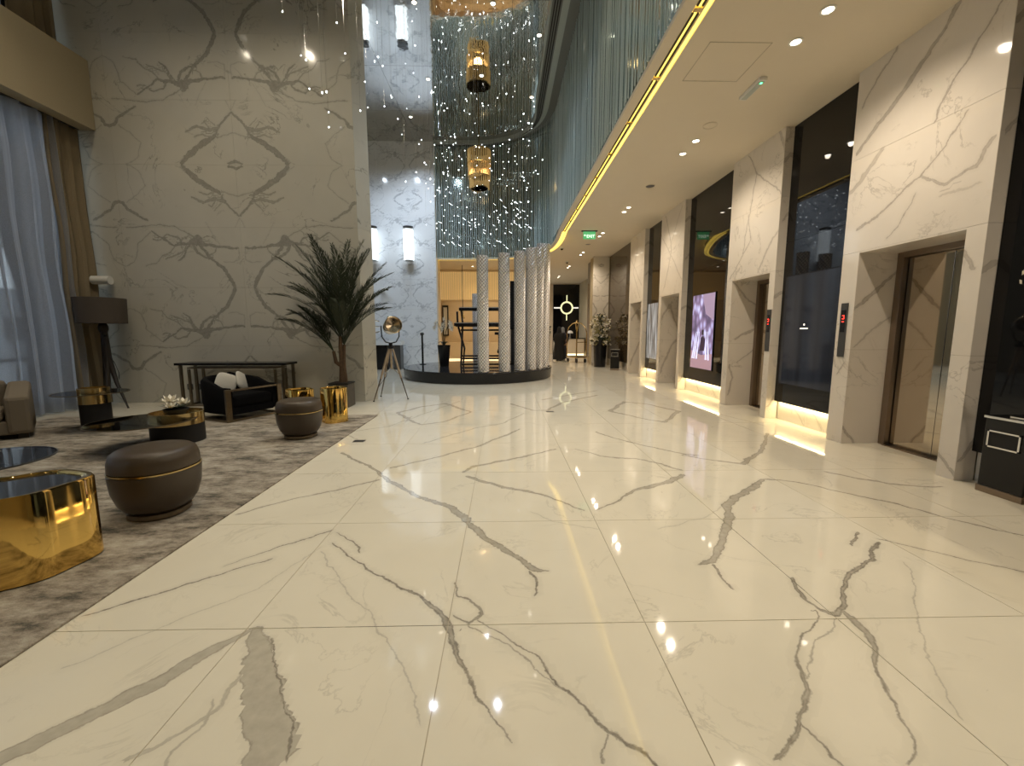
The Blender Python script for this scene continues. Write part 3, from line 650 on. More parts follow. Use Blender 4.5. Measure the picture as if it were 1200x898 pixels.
def ribbon_between(name, offa, offb, z0, z1, mat, parent=None, usedrop=True, dropz1=False):
    """solid strip following the edge path between two offsets"""
    A, B = densify(path(offa)), densify(path(offb)); n = min(len(A), len(B)); A, B = A[:n], B[:n]
    bm = bmesh.new(); rings = []
    for (ax, ay), (bx, by) in zip(A, B):
        d = drop(ax, ay) if usedrop else 0
        rings.append([bm.verts.new(v) for v in ((ax, ay, z0+d), (bx, by, z0+d), (bx, by, z1+(d if dropz1 else 0)), (ax, ay, z1+(d if dropz1 else 0)))])
    for a, b in zip(rings, rings[1:]):
        for k in range(4): bm.faces.new((a[k], a[(k+1) % 4], b[(k+1) % 4], b[k]))
    bm.faces.new(rings[0][::-1]); bm.faces.new(rings[-1])
    return mesh_obj(name, bm, mat, parent)
lip = struct(ribbon_between('trim_fascia', 0.0, 0.135, ZC, ZC+.05, M['ceiling'], dropz1=True))
ribbon_between('lit_slot', 0.136, 0.294, ZC+0.012, ZC+.1, M['slot'], lip, dropz1=True)
ribbon_between('slot_edge', 0.226, 0.240, ZC+0.0, ZC+.0118, M['ceiling'], lip, dropz1=True)
# black diffuser blades in the slot, with yellow bridges between
PT = densify(path(0.150), 0.1)
seglen = 1.16; y = -3.5
while y < 14.2:
    for off in (0.142, 0.196):
        box('diffuser_blade', (1.82+off, 1.82+off+.022, y+.05, y+seglen-.05, ZC-.004, ZC+.0115), M['matblack'], lip)
    box('bridge', (1.82+.14, 1.82+.225, y-.03, y+.03, ZC-.003, ZC+.0115), M['brass'], lip)
    y += seglen
# tinted mirror wall above the edge, panel by panel
MW = struct(ribbon_between('wall_atrium_mirror', 0.10, 0.16, ZC+.12, 8.98, M['bulk'], usedrop=False))
A = densify(path(0.08), 1.0)
for (ax, ay), (bx, by) in zip(A, A[1:]):
    d = Vector((bx-ax, by-ay, 0)); L = d.length
    if L < .05: continue
    for z0, z1 in ((ZC+.055+drop(ax, ay)*.98, 6.4), (6.4, 8.87)):
        bm = bmesh.new(); bm_box(bm, 0.003, L-.003, -.008, .008, z0+.003, z1-.003)
        o = mesh_obj('mirror_panel', bm, M['teal'], MW); o.matrix_local = Matrix.Translation((ax, ay, 0)) @ Matrix.Rotation(math.atan2(d.y, d.x), 4, 'Z')
# bulkhead ring under the mirror ceiling: wide along the lobby, narrowing round the curve
def inner(o):
    out = []
    for (ax, ay), (bx, by) in zip(densify(path(0.0)), densify(path(-1.0))):
        s_ = min(1, max(0, (ay-14.5)/2.6)); wd = 1-.78*s_*s_*(3-2*s_)
        L = math.hypot(bx-ax, by-ay) or 1
        out.append((ax+(bx-ax)/L*o*wd, ay+(by-ay)/L*o*wd))
    return out
def ring_strip(name, oa, ob, z0, z1, mat, parent=None):
    bm = bmesh.new(); rings = []
    for (ax, ay), (bx, by) in zip(inner(oa), inner(ob)):
        rings.append([bm.verts.new(v) for v in ((ax, ay, z0), (bx, by, z0), (bx, by, z1), (ax, ay, z1))])
    for p_, q_ in zip(rings, rings[1:]):
        for k in range(4): bm.faces.new((p_[k], p_[(k+1) % 4], q_[(k+1) % 4], q_[k]))
    bm.faces.new(rings[0][::-1]); bm.faces.new(rings[-1]); return mesh_obj(name, bm, mat, parent)
BK = struct(ring_strip('ceiling_bulkhead', -0.12, .68, 8.88, 8.984, M['bulk']))
ring_strip('bulkhead_lip', .681, .72, 8.85, 8.984, M['lip'], BK)
ring_strip('bulkhead_lip', .28, .44, 8.865, 8.8795, M['lip'], BK)
for o_ in (.48, .54, .60): ring_strip('grille_slot', o_, o_+.03, 8.872, 8.8795, M['matblack'], BK)
# rippled mirror ceiling over the atrium and the lounge
bm = bmesh.new(); bm_box(bm, -9.0, 2.2, -4.1, 17.9, 9.0, 9.1); MCb = struct(mesh_obj('ceiling_atrium', bm, M['bulk']))
for i in range(6):
    for j in range(9):
        xa = -9.0+i*1.85; ya = -4.0+j*2.4
        box('mirror_ceiling_panel', (xa+.004, xa+1.846, ya+.004, min(17.5, ya+2.396), 8.985, 8.999), M['mirrorceil'], MCb)

# window side
WW = struct(box('wall_window_sill', (-9.05, -8.9, -4.1, 9.0, 0, 0.10), M['plaster']))
struct(box('wall_window_beam', (-9.05, -8.08, -4.1, 8.96, 5.48, 6.76), M['plaster']))
struct(box('wall_window_top', (-9.05, -8.9, -4.1, 9.0, 8.6, 9.0), M['plaster']))
for n, (z0, z1) in enumerate(((0.10, 5.48), (6.76, 8.6))):
    wn = struct(box('window_%d' % (n+1), (-8.99, -8.98, -4.0, 8.95, z0, z1), M['clear']))
    ys = [-4.0+1.62*i for i in range(9)]
    for yy in ys: box('mullion', (-9.03, -8.93, yy-.03, yy+.03, z0, z1), M['darkgrey'], wn)
    for zz in ((0.12, 1.0, 3.05, 4.3, 5.45) if n == 0 else (6.8, 7.7, 8.57)): box('mullion', (-9.02, -8.94, -4.0, 8.95, zz-.03, zz+.03), M['darkgrey'], wn)
# ---------------------------------------------------------------- recessed lights
def downlight(name, label, x, y, z, energy, col, r=0.05, angle=2.2, group=None, bright='ledwhite', tilt=(0, 0)):
    t = thing(name, label, 'light', (x, y, z), group=group)
    bm = bmesh.new(); lathe(bm, [(r, -.001), (r*1.45, -.001), (r*1.45, -.008), (r*1.1, -.012), (r, -.004)], 20)
    mesh_obj('trim_ring', bm, M['white'], t, smooth=True)
    lathe_obj('lamp_disc', [(r*.98, -.006), (r*.98, -.002)], M[bright], t, 16)
    if energy: light('lamp', 'SPOT', (0, 0, -.03), energy, col, 0.04, spot=angle, blend=0.8, parent=t, rot=(tilt[0], tilt[1], 0))
    return t
rowy = [1.0, 1.5, 4.59, 5.06, 7.51, 8.03, 11.35, 11.76, 14.2, 14.69, 17.6, 18.15, 21.2, 21.7, 25.0, 25.5]
orden = ['first', 'second', 'third', 'fourth', 'fifth', 'sixth', 'seventh', 'eighth']
for i, yy in enumerate(rowy):
    lab = ('%s of the %s pair of round recessed ceiling downlights counted from the camera' % (('nearer', 'farther')[i % 2], orden[i//2]))
    downlight('ceiling_downlight', lab, 3.33, yy, ZC, 100 if i < 12 else 85, (1.0, .85, .66), angle=2.6, group='downlights over the lobby')
for i, (x, yy) in enumerate([(1.0, 24.0), (2.2, 26.5), (5.4, 25.0)]):  # extra downlights put in to light the concierge hall
    downlight('ceiling_downlight', ['round downlight over the left side of the concierge hall', 'round downlight in front of the black emblem wall', 'round downlight far right behind the pillar'][i], x, yy, ZC, 75, (.80, .78, 1.0), group='downlights of the concierge hall')
for i, (x, yy) in enumerate([(-2.2, 19.4), (-0.8, 19.4), (0.6, 19.6), (-1.5, 21.3), (0.2, 21.3)]):
    downlight('ceiling_downlight', ['round downlight inside the bar room, front left', 'round downlight inside the bar room, front middle', 'round downlight inside the bar room, front right', 'round downlight inside the bar room, back left', 'round downlight inside the bar room, back right'][i], x, yy, ZC, 80, (1.0, .76, .45), group='downlights of the bar room')
# spotlights added in the mirror ceiling to light the atrium and sconce wall
n = 0
for yy in (-1.5, 1.5, 4.5, 7.0):
    for x in (-1.5, 0.6):
        downlight('atrium_spotlight', 'small spotlight in the mirror ceiling, row %s, %s side' % (orden[n//2], ('window', 'lift')[n % 2]), x, yy, 8.98, 175, (1.0, .85, .60), 0.06, 1.5, 'spotlights in the mirror ceiling'); n += 1
for i, (x, yy, ti) in enumerate([(-0.2, 10.5, 0), (-2.0, 10.5, 0), (-0.6, 13.2, 0), (-2.2, 13.4, 0.35), (-4.2, 13.4, 0.45), (-5.8, 13.4, 0.4), (-3.2, 15.6, 0.2)]):
    downlight('atrium_spotlight', ['cool spotlight over the front of the podium, right', 'cool spotlight over the front of the podium, left', 'cool spotlight above the keyboards', 'cool spotlight washing the right side of the sconce wall', 'cool spotlight washing the middle of the sconce wall', 'cool spotlight washing the left of the sconce wall', 'cool spotlight close to the sconce wall'][i],
              x, yy, 8.98, (200 if i < 3 else 300), (.74, .86, 1.0), 0.05, 1.9, 'cool spotlights in the mirror ceiling', tilt=(ti, 0))
for i, yy in enumerate((2.5, 5.5, 8.5, 11.5, 14.3)):  # lamps added to brighten the rod curtain
    downlight('rod_spotlight', '%s cool spotlight grazing the glass rod curtain, counted from the camera' % orden[i], .95, yy, 8.98, 130, (.74, .88, 1.0), 0.05, 1.7, 'spotlights along the rod curtain', tilt=(0, .3))
for i, (x, yy) in enumerate([(-6.6, 2.0), (-4.4, 5.4), (-6.6, 6.2)]):  # extra lamps put in to lift the dark lounge
    downlight('lounge_spotlight', ['lounge ceiling spotlight nearest the windows and camera', 'lounge ceiling spotlight above the glass tables', 'lounge ceiling spotlight above the armchair corner'][i], x, yy, 8.98, 190, (1.0, .86, .66), 0.05, 1.5, 'lounge spotlights')
for i, x in enumerate((-3.6, -5.2, -6.9)):  # added row that brightens the lounge wall
    downlight('wall_washer', ['wall washer spotlight nearest the palm, aimed at the lounge wall', 'middle wall washer spotlight aimed at the lounge wall', 'wall washer spotlight nearest the windows'][i], x, 5.6, 8.98, (230, 170, 90)[i], (1.0, .87, .66), 0.05, 1.6, 'wall washers', tilt=(.42, 0))

# ---------------------------------------------------------------- ceiling fittings
t = thing('emergency_light', 'slim white emergency light with green indicator on the ceiling', 'light', (3.37, 5.94, ZC))
box('housing', (-.05, .05, -.24, .24, -.045, 0), M['white'], t, .01)
box('diffuser', (-.035, .035, -.21, .21, -.052, -.046), M['lip'], t)
box('green_indicator', (-.012, .012, -.20, -.17, -.058, -.0525), M['green'], t)
t = thing('access_hatch', 'flush square access hatch in the painted ceiling', 'hatch', (2.72, 5.45, ZC-.0005))
bm = bmesh.new()
for b in ((-.36, .36, -.37, -.362), (-.36, .36, .362, .37), (-.36, -.352, -.37, .37), (.352, .36, -.37, .37)): bm_box(bm, *b, -.003, 0)
mesh_obj('shadow_gap', bm, M['joint'], t); box('hatch_door', (-.35, .35, -.36, .36, -.0015, 0), M['ceiling'], t)
for (x, y, lab) in ((3.33, 9.74, 'dark round ceiling speaker between the second and third lit pairs'), (3.31, 6.98, 'pale round ceiling speaker just before the third downlight pair'), (3.2, 16.0, 'small round ceiling speaker near the exit sign')):
    t = thing('ceiling_speaker', lab, 'speaker', (x, y, ZC)); lathe_obj('speaker_ring', [(.11, 0), (.115, -.008), (.10, -.012), (.095, -.004)], M['ceiling'], t)
    lathe_obj('grille', [(.094, 0), (.094, -.006), (.03, -.008)], M['darkgrey'] if y > 9 else M['ceiling'], t)
def dome(x, y, z, lab):
    t = thing('dome_camera', lab, 'camera', (x, y, z)); lathe_obj('mount', [(.07, 0), (.07, -.04), (.06, -.05)], M['white'], t)
    lathe_obj('dome', [(.055, -.05), (.05, -.08), (.03, -.10), (.0, -.105)], M['black'], t)
dome(2.30, 16.6, ZC, 'small black security dome on the ceiling by the curved fascia'); dome(3.0, 19.8, ZC, 'tiny security dome farther back on the ceiling')
t = thing('exit_sign', 'green lit exit sign hanging from the ceiling', 'sign', (2.82, 13.9, ZC))
box('ceiling_bracket', (-.26, .26, -.03, .03, -.03, 0), M['darkgrey'], t)
box('sign_plate', (-.20, .20, -.012, .012, -.27, -.03), M['exitgreen'], t, .004)
def text(s, size, loc, rot, mat, parent, name='lettering', depth=.004, align='CENTER'):
    cu = bpy.data.curves.new(name, 'FONT'); cu.body = s; cu.size = size; cu.extrude = depth; cu.align_x = align
    o = bpy.data.objects.new(name, cu); me = bpy.data.meshes.new_from_object(o); bpy.data.objects.remove(o)
    me.materials.clear(); me.materials.append(mat)
    o = bpy.data.objects.new(name, me); C.objects.link(o); o.parent = parent; o.location = loc; o.rotation_euler = rot; return o
text('EXIT', .13, (.04, -.0175, -.22), (PI/2, 0, 0), M['signwhite'], t)
bm = bmesh.new(); 
for a, b in (((-.17, -.15), (-.11, -.15)), ((-.17, -.15), (-.145, -.12)), ((-.17, -.15), (-.145, -.18))): tube(bm, [(a[0], -.014, a[1]), (b[0], -.014, b[1])], .006, 5)
mesh_obj('arrow', bm, M['signwhite'], t)

# ---------------------------------------------------------------- atrium: rods, crystals, chandelier
rc = thing('glass_rod_curtain', 'tall curtain of hanging glass rods following the curved edge above the lobby', 'rod curtain', (1.82, 5.0, ZC))
P0 = densify(path(0.0), 0.02)
acc = 0; last = P0[0]; pts = []
for p in P0:
    acc += math.hypot(p[0]-last[0], p[1]-last[1]); last = p
    step = 0.13 if p[1] < 3 else (0.09 if p[1] < 17.0 else 0.075)
    if acc >= step: pts.append(p); acc = 0
pts = [p for p in pts if p[1] > 0.5][-298:]
bm = bmesh.new(); lathe(bm, [(.0095, 0), (.0095, 1)], 6); rodm = bpy.data.meshes.new('glass_rod'); bm.to_mesh(rodm); bm.free(); rodm.materials.append(M['rod'])
for x, y in pts:
    z0 = ZC+.02+drop(x, y)*.95 - random.choice((0, 0, .0, .05)) if y > 15 else ZC+.02
    o = bpy.data.objects.new('glass_rod', rodm); C.objects.link(o); o.parent = rc
    jx, jy = random.uniform(-.012, .012), random.uniform(-.012, .012)
    o.location = (x-.03+jx-1.82, y-.02+jy-5.0, z0-ZC); o.scale = (1, 1, 8.87-z0)

ci = thing('crystal_installation', 'hanging cloud of small lit crystals on fine wires across the atrium', 'chandelier', (-1, 12.5, 8.98))
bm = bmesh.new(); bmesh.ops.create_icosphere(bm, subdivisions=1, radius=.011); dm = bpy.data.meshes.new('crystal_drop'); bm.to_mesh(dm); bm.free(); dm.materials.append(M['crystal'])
wires = bmesh.new(); rnd = random.Random(11); placed = 0
while placed < 235:
    if placed < 165: x, y, z = rnd.uniform(-2.4, 1.15), rnd.uniform(12.2, 16.6), 4.7+3.6*rnd.random()**1.25
    elif placed < 215: x, y, z = rnd.uniform(-2.9, 0.9), rnd.uniform(9.6, 13), rnd.uniform(5.0, 8.4)
    else: x, y, z = rnd.uniform(-3.9, -1.6), rnd.uniform(7.4, 8.8), rnd.uniform(5.4, 7.6)
    if (y > 14.5 and math.hypot(x+1.2, y-14.5) > 2.75) or math.hypot(x+.83, y-15.7) < .55: continue
    o = bpy.data.objects.new('crystal_drop', dm); C.objects.link(o); o.parent = ci; o.location = (x+1, y-12.5, z-8.98)
    s = rnd.uniform(.7, 1.25); o.scale = (s, s, s*rnd.uniform(1, 1.6))
    tube(wires, [(x+1, y-12.5, z-8.98+.02), (x+1, y-12.5, 0)], .0012, 3, False); placed += 1
o = mesh_obj('suspension_wires', wires, M['chrome'], ci); o['kind'] = 'stuff'
bm = bmesh.new(); tube(bm, [(-.075, 0, .045), (.075, 0, -.045)], .0035, 4); bt = bpy.data.meshes.new('glass_baton'); bm.to_mesh(bt); bm.free(); bt.materials.append(M['crystal'])  # batons glow in place of glints on slanted glass rods
for i in range(46):
    a = rnd.uniform(.05, PI/2+.35); R = rnd.uniform(1.2, 2.75); x, y = -1.2+R*math.cos(a), 14.4+R*math.sin(min(a, PI/2))
    if i % 3 == 0: x, y = rnd.uniform(-2.4, 1.0), rnd.uniform(13.5, 16.2)
    o = bpy.data.objects.new('glass_baton', bt); C.objects.link(o); o.parent = ci
    o.location = (x+1, y-12.5, rnd.uniform(4.35, 6.2)-8.98); o.rotation_euler = (0, rnd.uniform(-.2, .25), rnd.uniform(-.5, .5)); o.scale = [rnd.uniform(.45, .8)]*3
# amber drum chandelier, a solid stand-in for one reflected in the mirror wall
ch = thing('amber_chandelier', 'round amber crystal chandelier hanging above the podium', 'chandelier', (-.83, 15.7, 8.98))
tube_obj('stem', [(0, 0, 0), (0, 0, -1.05)], .02, M['brass'], ch)
for z, r in ((-1.05, .40), (-1.5, .40), (-1.95, .38), (-2.32, .30)):
    bm = bmesh.new(); lathe(bm, [(r, z), (r+.02, z), (r+.02, z-.03), (r, z-.03), (r, z)], 32); mesh_obj('ring', bm, M['brass'], ch, smooth=True)
bm = bmesh.new(); tube(bm, [(0, 0, 0), (0, 0, 1)], .016, 5); st = bpy.data.meshes.new('crystal_strand'); bm.to_mesh(st); bm.free(); st.materials.append(M['goldcrystal'])
for tier, (z, r, L, k) in enumerate(((-1.08, .41, .5, 44), (-1.52, .39, .5, 40), (-1.96, .35, .40, 34))):
    for i in range(k):
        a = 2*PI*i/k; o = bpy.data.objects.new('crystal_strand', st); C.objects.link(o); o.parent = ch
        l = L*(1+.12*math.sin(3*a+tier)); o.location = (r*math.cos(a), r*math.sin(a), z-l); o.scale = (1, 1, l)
light('chandelier_glow', 'POINT', (0, 0, -1.8), 18, (1, .65, .28), .15, parent=ch)

# ---------------------------------------------------------------- sconces on the atrium wall
def sconce(lab, x):
    t = thing('wall_sconce', lab, 'lamp', (x, 17.49, 4.35), group='cylinder sconces')
    box('back_plate', (-.07, .07, -.03, 0, .1, 1.2), M['chrome'], t)
    lathe_obj('diffuser', [(.19, .02), (.20, .03), (.20, 1.20), (.19, 1.21)], M['sconce'], t, 28, c=(0, -.22))
    lathe_obj('cap', [(.19, 1.211), (.21, 1.22), (.21, 1.26), (.18, 1.27)], M['chrome'], t, 28, c=(0, -.22))
    lathe_obj('cap', [(.19, 1.29), (.20, 1.30), (.20, 1.33), (.10, 1.34)], M['darkgrey'], t, 28, c=(0, -.22))
    lathe_obj('cap', [(.16, -.03), (.20, -.02), (.20, .01), (.19, .019)], M['chrome'], t, 28, c=(0, -.22))
sconce('tall white cylinder sconce on the right of the pale marble wall', -3.78)
sconce('tall white cylinder sconce half hidden behind the lounge wall end', -5.22)
# low dark console below
t = thing('marble_topped_counter', 'low black counter with a pale marble top below the sconces', 'counter', (-5.0, 16.9, 0))
box('cabinet', (-.9, .42, -.25, .25, .0, .98), M['black'], t, .01)
box('worktop', (-.95, .95, -.3, .3, .981, 1.16), MB['back'], t, .006)
box('end_support', (.62, .9, -.25, .25, 0, .98), M['darkgrey'], t, .01)
t = thing('wall_camera', 'small white bullet camera on the atrium wall beside the film light', 'camera', (-4.9, 17.45, 3.25))
box('mount', (-.04, .04, 0, .05, -.04, .04), M['white'], t); tube_obj('body', [(-.05, -.02, 0), (.22, -.25, -.03)], .06, M['white'], t); lathe_obj('lens_hood', [(.05, -.08), (.05, -.03)], M['black'], t, 14, c=(.22, -.25))
t = thing('slim_black_stand', 'slim black stand on the left edge of the round podium', 'stand', (-2.9, 15.0, .34))
tube_obj('pole', [(0, 0, .01), (0, 0, 1.05)], .035, M['black'], t); lathe_obj('foot', [(.12, 0), (.12, .015), (.04, .03)], M['black'], t); lathe_obj('head', [(.05, 1.051), (.08, 1.08), (.05, 1.14), (0, 1.15)], M['black'], t)

# ---------------------------------------------------------------- podium, crystal columns, keyboards
PC = (-.85, 14.25)
t = thing('round_podium', 'low round black podium under the crystal columns', 'podium', (PC[0], PC[1], 0))
lathe_obj('plinth', [(2.46, 0), (2.48, .02), (2.50, .30)], M['black'], t, 96)
lathe_obj('glossy_top', [(2.50, .301), (2.51, .31), (2.50, .34), (0, .34)], simple('glossy_dark_stone', (.03, .03, .032), .05, noise=.3, nscale=1.5), t, 96)
def column_mesh(h, r=.155, n=22):
    bm = bmesh.new(); dz = .05; rows = int(h/dz)+1; rings = []
    for j in range(rows):
        z = min(h, j*dz)
        rings.append([bm.verts.new((r*(1 + (.085 if (k+j) % 2 else -.06))*math.cos(2*PI*(k+.5*(j % 2)*0)/n), r*(1+(.085 if (k+j) % 2 else -.06))*math.sin(2*PI*k/n), z)) for k in range(n)])
    for a, b in zip(rings, rings[1:]):
        for k in range(n): bm.faces.new((a[k], a[(k+1) % n], b[(k+1) % n], b[k]))
    bm.faces.new(rings[0][::-1]); bm.faces.new(rings[-1])
    bm.faces.ensure_lookup_table()
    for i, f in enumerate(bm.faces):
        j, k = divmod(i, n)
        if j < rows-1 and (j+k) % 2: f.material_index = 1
    return bm
cols = [(565, 3.27, 'leftmost and shortest of the faceted silver columns in front'), (588, 3.36, 'second faceted silver column from the left in front'), (605.5, 3.45, 'third faceted silver column from the left, edge of the dense group'),
        (618.5, 3.62, 'fourth faceted silver column from the left'), (627.5, 3.72, 'fifth faceted silver column from the left'), (634.5, 3.85, 'sixth faceted silver column, just before the last in the curve'), (640.5, 4.0, 'tall faceted silver column at the right end of the curve'), (644, 4.15, 'tallest faceted silver column, at the far right behind the others')]
azs = [-83.0, -67.0, -53.5, -41, -30, -18, -3, 14]
for (px, h, lab), az in zip(cols, azs):
    R = 2.26; x = PC[0]+R*math.cos(math.radians(az)); y = PC[1]+R*math.sin(math.radians(az))
    t = thing('faceted_column', lab, 'column', (x, y, .341), rz=math.radians(az), group='faceted silver columns')
    lathe_obj('base_collar', [(.17, 0), (.17, .03)], M['chrome'], t, 24)
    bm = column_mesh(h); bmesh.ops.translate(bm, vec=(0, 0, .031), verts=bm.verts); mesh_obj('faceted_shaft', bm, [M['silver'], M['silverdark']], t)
for i, (az, h, lab) in enumerate([(96, 2.6, 'slim silver column behind the keyboards, left'), (62, 2.9, 'slim silver column at the back of the podium, middle'), (42, 3.1, 'slim silver column at the back of the podium, right'), (28, 3.3, 'slim silver column filling the gap behind the dense group')]):
    x = PC[0]+2.2*math.cos(math.radians(az)); y = PC[1]+2.2*math.sin(math.radians(az))
    t = thing('faceted_column', lab, 'column', (x, y, .341), group='faceted silver columns')
    lathe_obj('base_collar', [(.12, 0), (.12, .03)], M['chrome'], t, 24)
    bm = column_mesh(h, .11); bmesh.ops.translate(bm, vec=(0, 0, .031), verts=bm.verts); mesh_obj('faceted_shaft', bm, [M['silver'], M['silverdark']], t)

ks = thing('keyboard_stand', 'black two tier keyboard stand with splayed legs on the podium', 'stand', (-.72, 14.4, .341))
for s in (-1, 1):
    tube_obj('leg', [(s*.72, -.25, .0), (s*.66, -.05, 1.45), (s*.72, .2, 1.86)], .035, M['black'], ks)
    tube_obj('leg', [(s*.88, .3, 1.86), (s*.86, .2, 1.42), (s*.62, .05, .6), (s*.70, .35, .0)], .035, M['black'], ks)
    box('upper_arm', (s*.7-.03, s*.7+.03, -.1, .3, 1.84, 1.875), M['black'], ks)
for z, y, nm in ((.06, -.25, 'base_bar'), (.22, .3, 'base_bar'), (1.22, .02, 'cross_bar'), (.34, -.1, 'base_bar')):
    tube_obj(nm, [(-.74, y, z), (.74, y, z)], .03, M['black'], ks)
box('lower_support', (-.9, .9, -.12, .3, 1.335, 1.355), M['black'], ks)
def keyboard(lab, z, w, y, d):
    t = thing('keyboard', lab, 'keyboard', (-.72, 14.4+y, z))
    cs = box('case', (-w, w, 0, d, 0, .10), M['black'], t, .008); box('rear_panel', (-w, w, d-.09, d, .101, .135), M['darkgrey'], t, .004)
    bm = bmesh.new(); k = int(2*w/.028)
    for i in range(k-2): bm_box(bm, -w+.02+i*.028, -w+.045+i*.028, .01, .15, .1005, .112)
    o = mesh_obj('white_keys', bm, M['white'], cs); o['kind'] = 'stuff'
    bm = bmesh.new()
    for i in range(k-3):
        if i % 7 not in (2, 6): bm_box(bm, -w+.04+i*.028, -w+.053+i*.028, .06, .15, .1125, .123)
    o = mesh_obj('black_keys', bm, M['black'], cs); o['kind'] = 'stuff'
keyboard('shorter black keyboard on the top tier of the stand', 2.217, .78, -.08, .32); keyboard('wide black keyboard on the lower tier of the stand', 1.697, .95, -.14, .36)
t = thing('clamp_lamp', 'small black lamp hanging under the lower keyboard', 'lamp', (-.15, 14.4, 1.27))
box('head', (-.14, .14, -.06, .06, .13, .22), M['black'], t, .01); tube_obj('cord', [(0, 0, .13), (0, 0, -.35)], .018, M['black'], t); lathe_obj('weight', [(.05, -.5), (.06, -.45), (.03, -.35)], M['black'], t)
sp = thing('speaker_pole', 'tall slim black speaker column among the silver columns', 'speaker', (.35, 15.1, .341))
box('speaker_body', (-.09, .09, -.09, .09, 1.25, 2.95), M['black'], sp, .01); box('speaker_stem', (-.07, .07, -.07, .07, .03, 1.249), M['matblack'], sp); box('foot', (-.2, .2, -.2, .2, 0, .03), M['black'], sp)

def orchid(name, lab, loc, pot_h, r0, r1, stems, spread, top, seed, potmat='black', droop=.35):
    t = thing(name, lab, 'potted plant', loc); rr = random.Random(seed)
    lathe_obj('pot', [(r0, 0), (r1, pot_h), (r1*.9, pot_h), (r1*.88, pot_h-.04), (0, pot_h-.04)], M[potmat], t, 20)
    for s in range(stems):
        a = 2*PI*s/stems+rr.random(); d = spread*rr.uniform(.4, 1); h = top*rr.uniform(.75, 1)
        p = [(0, 0, pot_h-.05), (.25*d*math.cos(a), .25*d*math.sin(a), pot_h+h*.55), (.7*d*math.cos(a), .7*d*math.sin(a), pot_h+h), (d*math.cos(a), d*math.sin(a), pot_h+h*(1-droop))]
        st_ = tube_obj('stem', p, .008, M['leaf'], t, 5)
        bm = bmesh.new()
        for k in range(9):
            u = k/8; q = Vector(p[2])*(1-u)+Vector(p[3])*u if k else Vector(p[2])
            for f in range(5):
                b = 2*PI*f/5; c = q+Vector((rr.uniform(-.03, .03), rr.uniform(-.03, .03), rr.uniform(-.03, .03)))
                tip = c+Vector((.05*math.cos(b), -.02, .05*math.sin(b)))
                n = Vector((-math.sin(b), 0, math.cos(b)))*.022
                vs = [bm.verts.new(v) for v in (c, (c+tip)/2+n, tip, (c+tip)/2-n)]; bm.faces.new(vs)
        mesh_obj('blossom_spray', bm, M['petal'], st_)
    for s in range(7):
        a = 2*PI*s/7; bm = bmesh.new()
        m = [(0, 0, pot_h-.04), (.12*math.cos(a), .12*math.sin(a), pot_h+.12), (.26*math.cos(a), .26*math.sin(a), pot_h+.05)]
        w = Vector((-math.sin(a), math.cos(a), 0))*.035
        vs = [bm.verts.new(v) for v in (Vector(m[0]), Vector(m[1])-w, Vector(m[2]), Vector(m[1])+w)]; bm.faces.new((vs[0], vs[1], vs[3])); bm.faces.new((vs[1], vs[2], vs[3]))
        mesh_obj('leaf', bm, M['leaf'], t)
    return t
orchid('potted_orchid', 'white orchid in a tall tapered black pot on the podium', (-2.0, 14.1, .341), .72, .15, .22, 5, .42, .95, 3)
# ---------------------------------------------------------------- bar room
sl = thing('slatted_wall_panel', 'golden vertical slat panel on the bar back wall', 'wall panel', (-.7, 22.45, 3.2))
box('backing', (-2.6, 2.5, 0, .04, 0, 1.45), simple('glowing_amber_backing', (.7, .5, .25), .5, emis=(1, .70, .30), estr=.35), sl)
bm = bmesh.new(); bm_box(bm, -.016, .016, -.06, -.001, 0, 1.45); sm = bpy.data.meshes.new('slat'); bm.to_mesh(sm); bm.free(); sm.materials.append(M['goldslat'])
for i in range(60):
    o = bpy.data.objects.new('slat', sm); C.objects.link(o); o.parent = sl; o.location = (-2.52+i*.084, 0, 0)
o = box('low_bar_wall', (-3.0, 1.7, 21.7, 22.2, 0.12, .95), M['warmplaster']); tag(o, 'low cream panelled counter along the bar back wall', 'counter')
t = thing('bar_plinth_light', 'bright strip light along the foot of the bar counter', 'light', (-.65, 21.95, 0))
box('strip', (-2.3, 2.3, -.22, .2, 0.0, .119), emit('lit_bar_plinth', (1, .82, .5), 1.1), t)
t = thing('picture_frame', 'narrow dark framed picture on the bar wall behind the orchid', 'picture', (-3.1, 22.42, 1.3))
box('canvas', (-.07, .13, .0, .05, .06, 1.5), M['cushion'], t)
bm = bmesh.new()
for b in ((-.13, -.07, 0, 1.6), (.13, .19, 0, 1.6), (-.07, .13, 0, .06), (-.07, .13, 1.5, 1.6)): bm_box(bm, b[0], b[1], -.02, .05, b[2], b[3])
mesh_obj('frame', bm, M['matblack'], t)
t = thing('pendant_rod', 'thin dark pendant rod hanging in the bar room', 'lamp', (-2.0, 21.0, ZC)); tube_obj('rod', [(0, 0, 0), (0, 0, -2.4)], .02, M['darkgrey'], t, 6); lathe_obj('shade', [(.02, -2.4), (.09, -2.55), (.09, -2.6)], M['brass'], t)

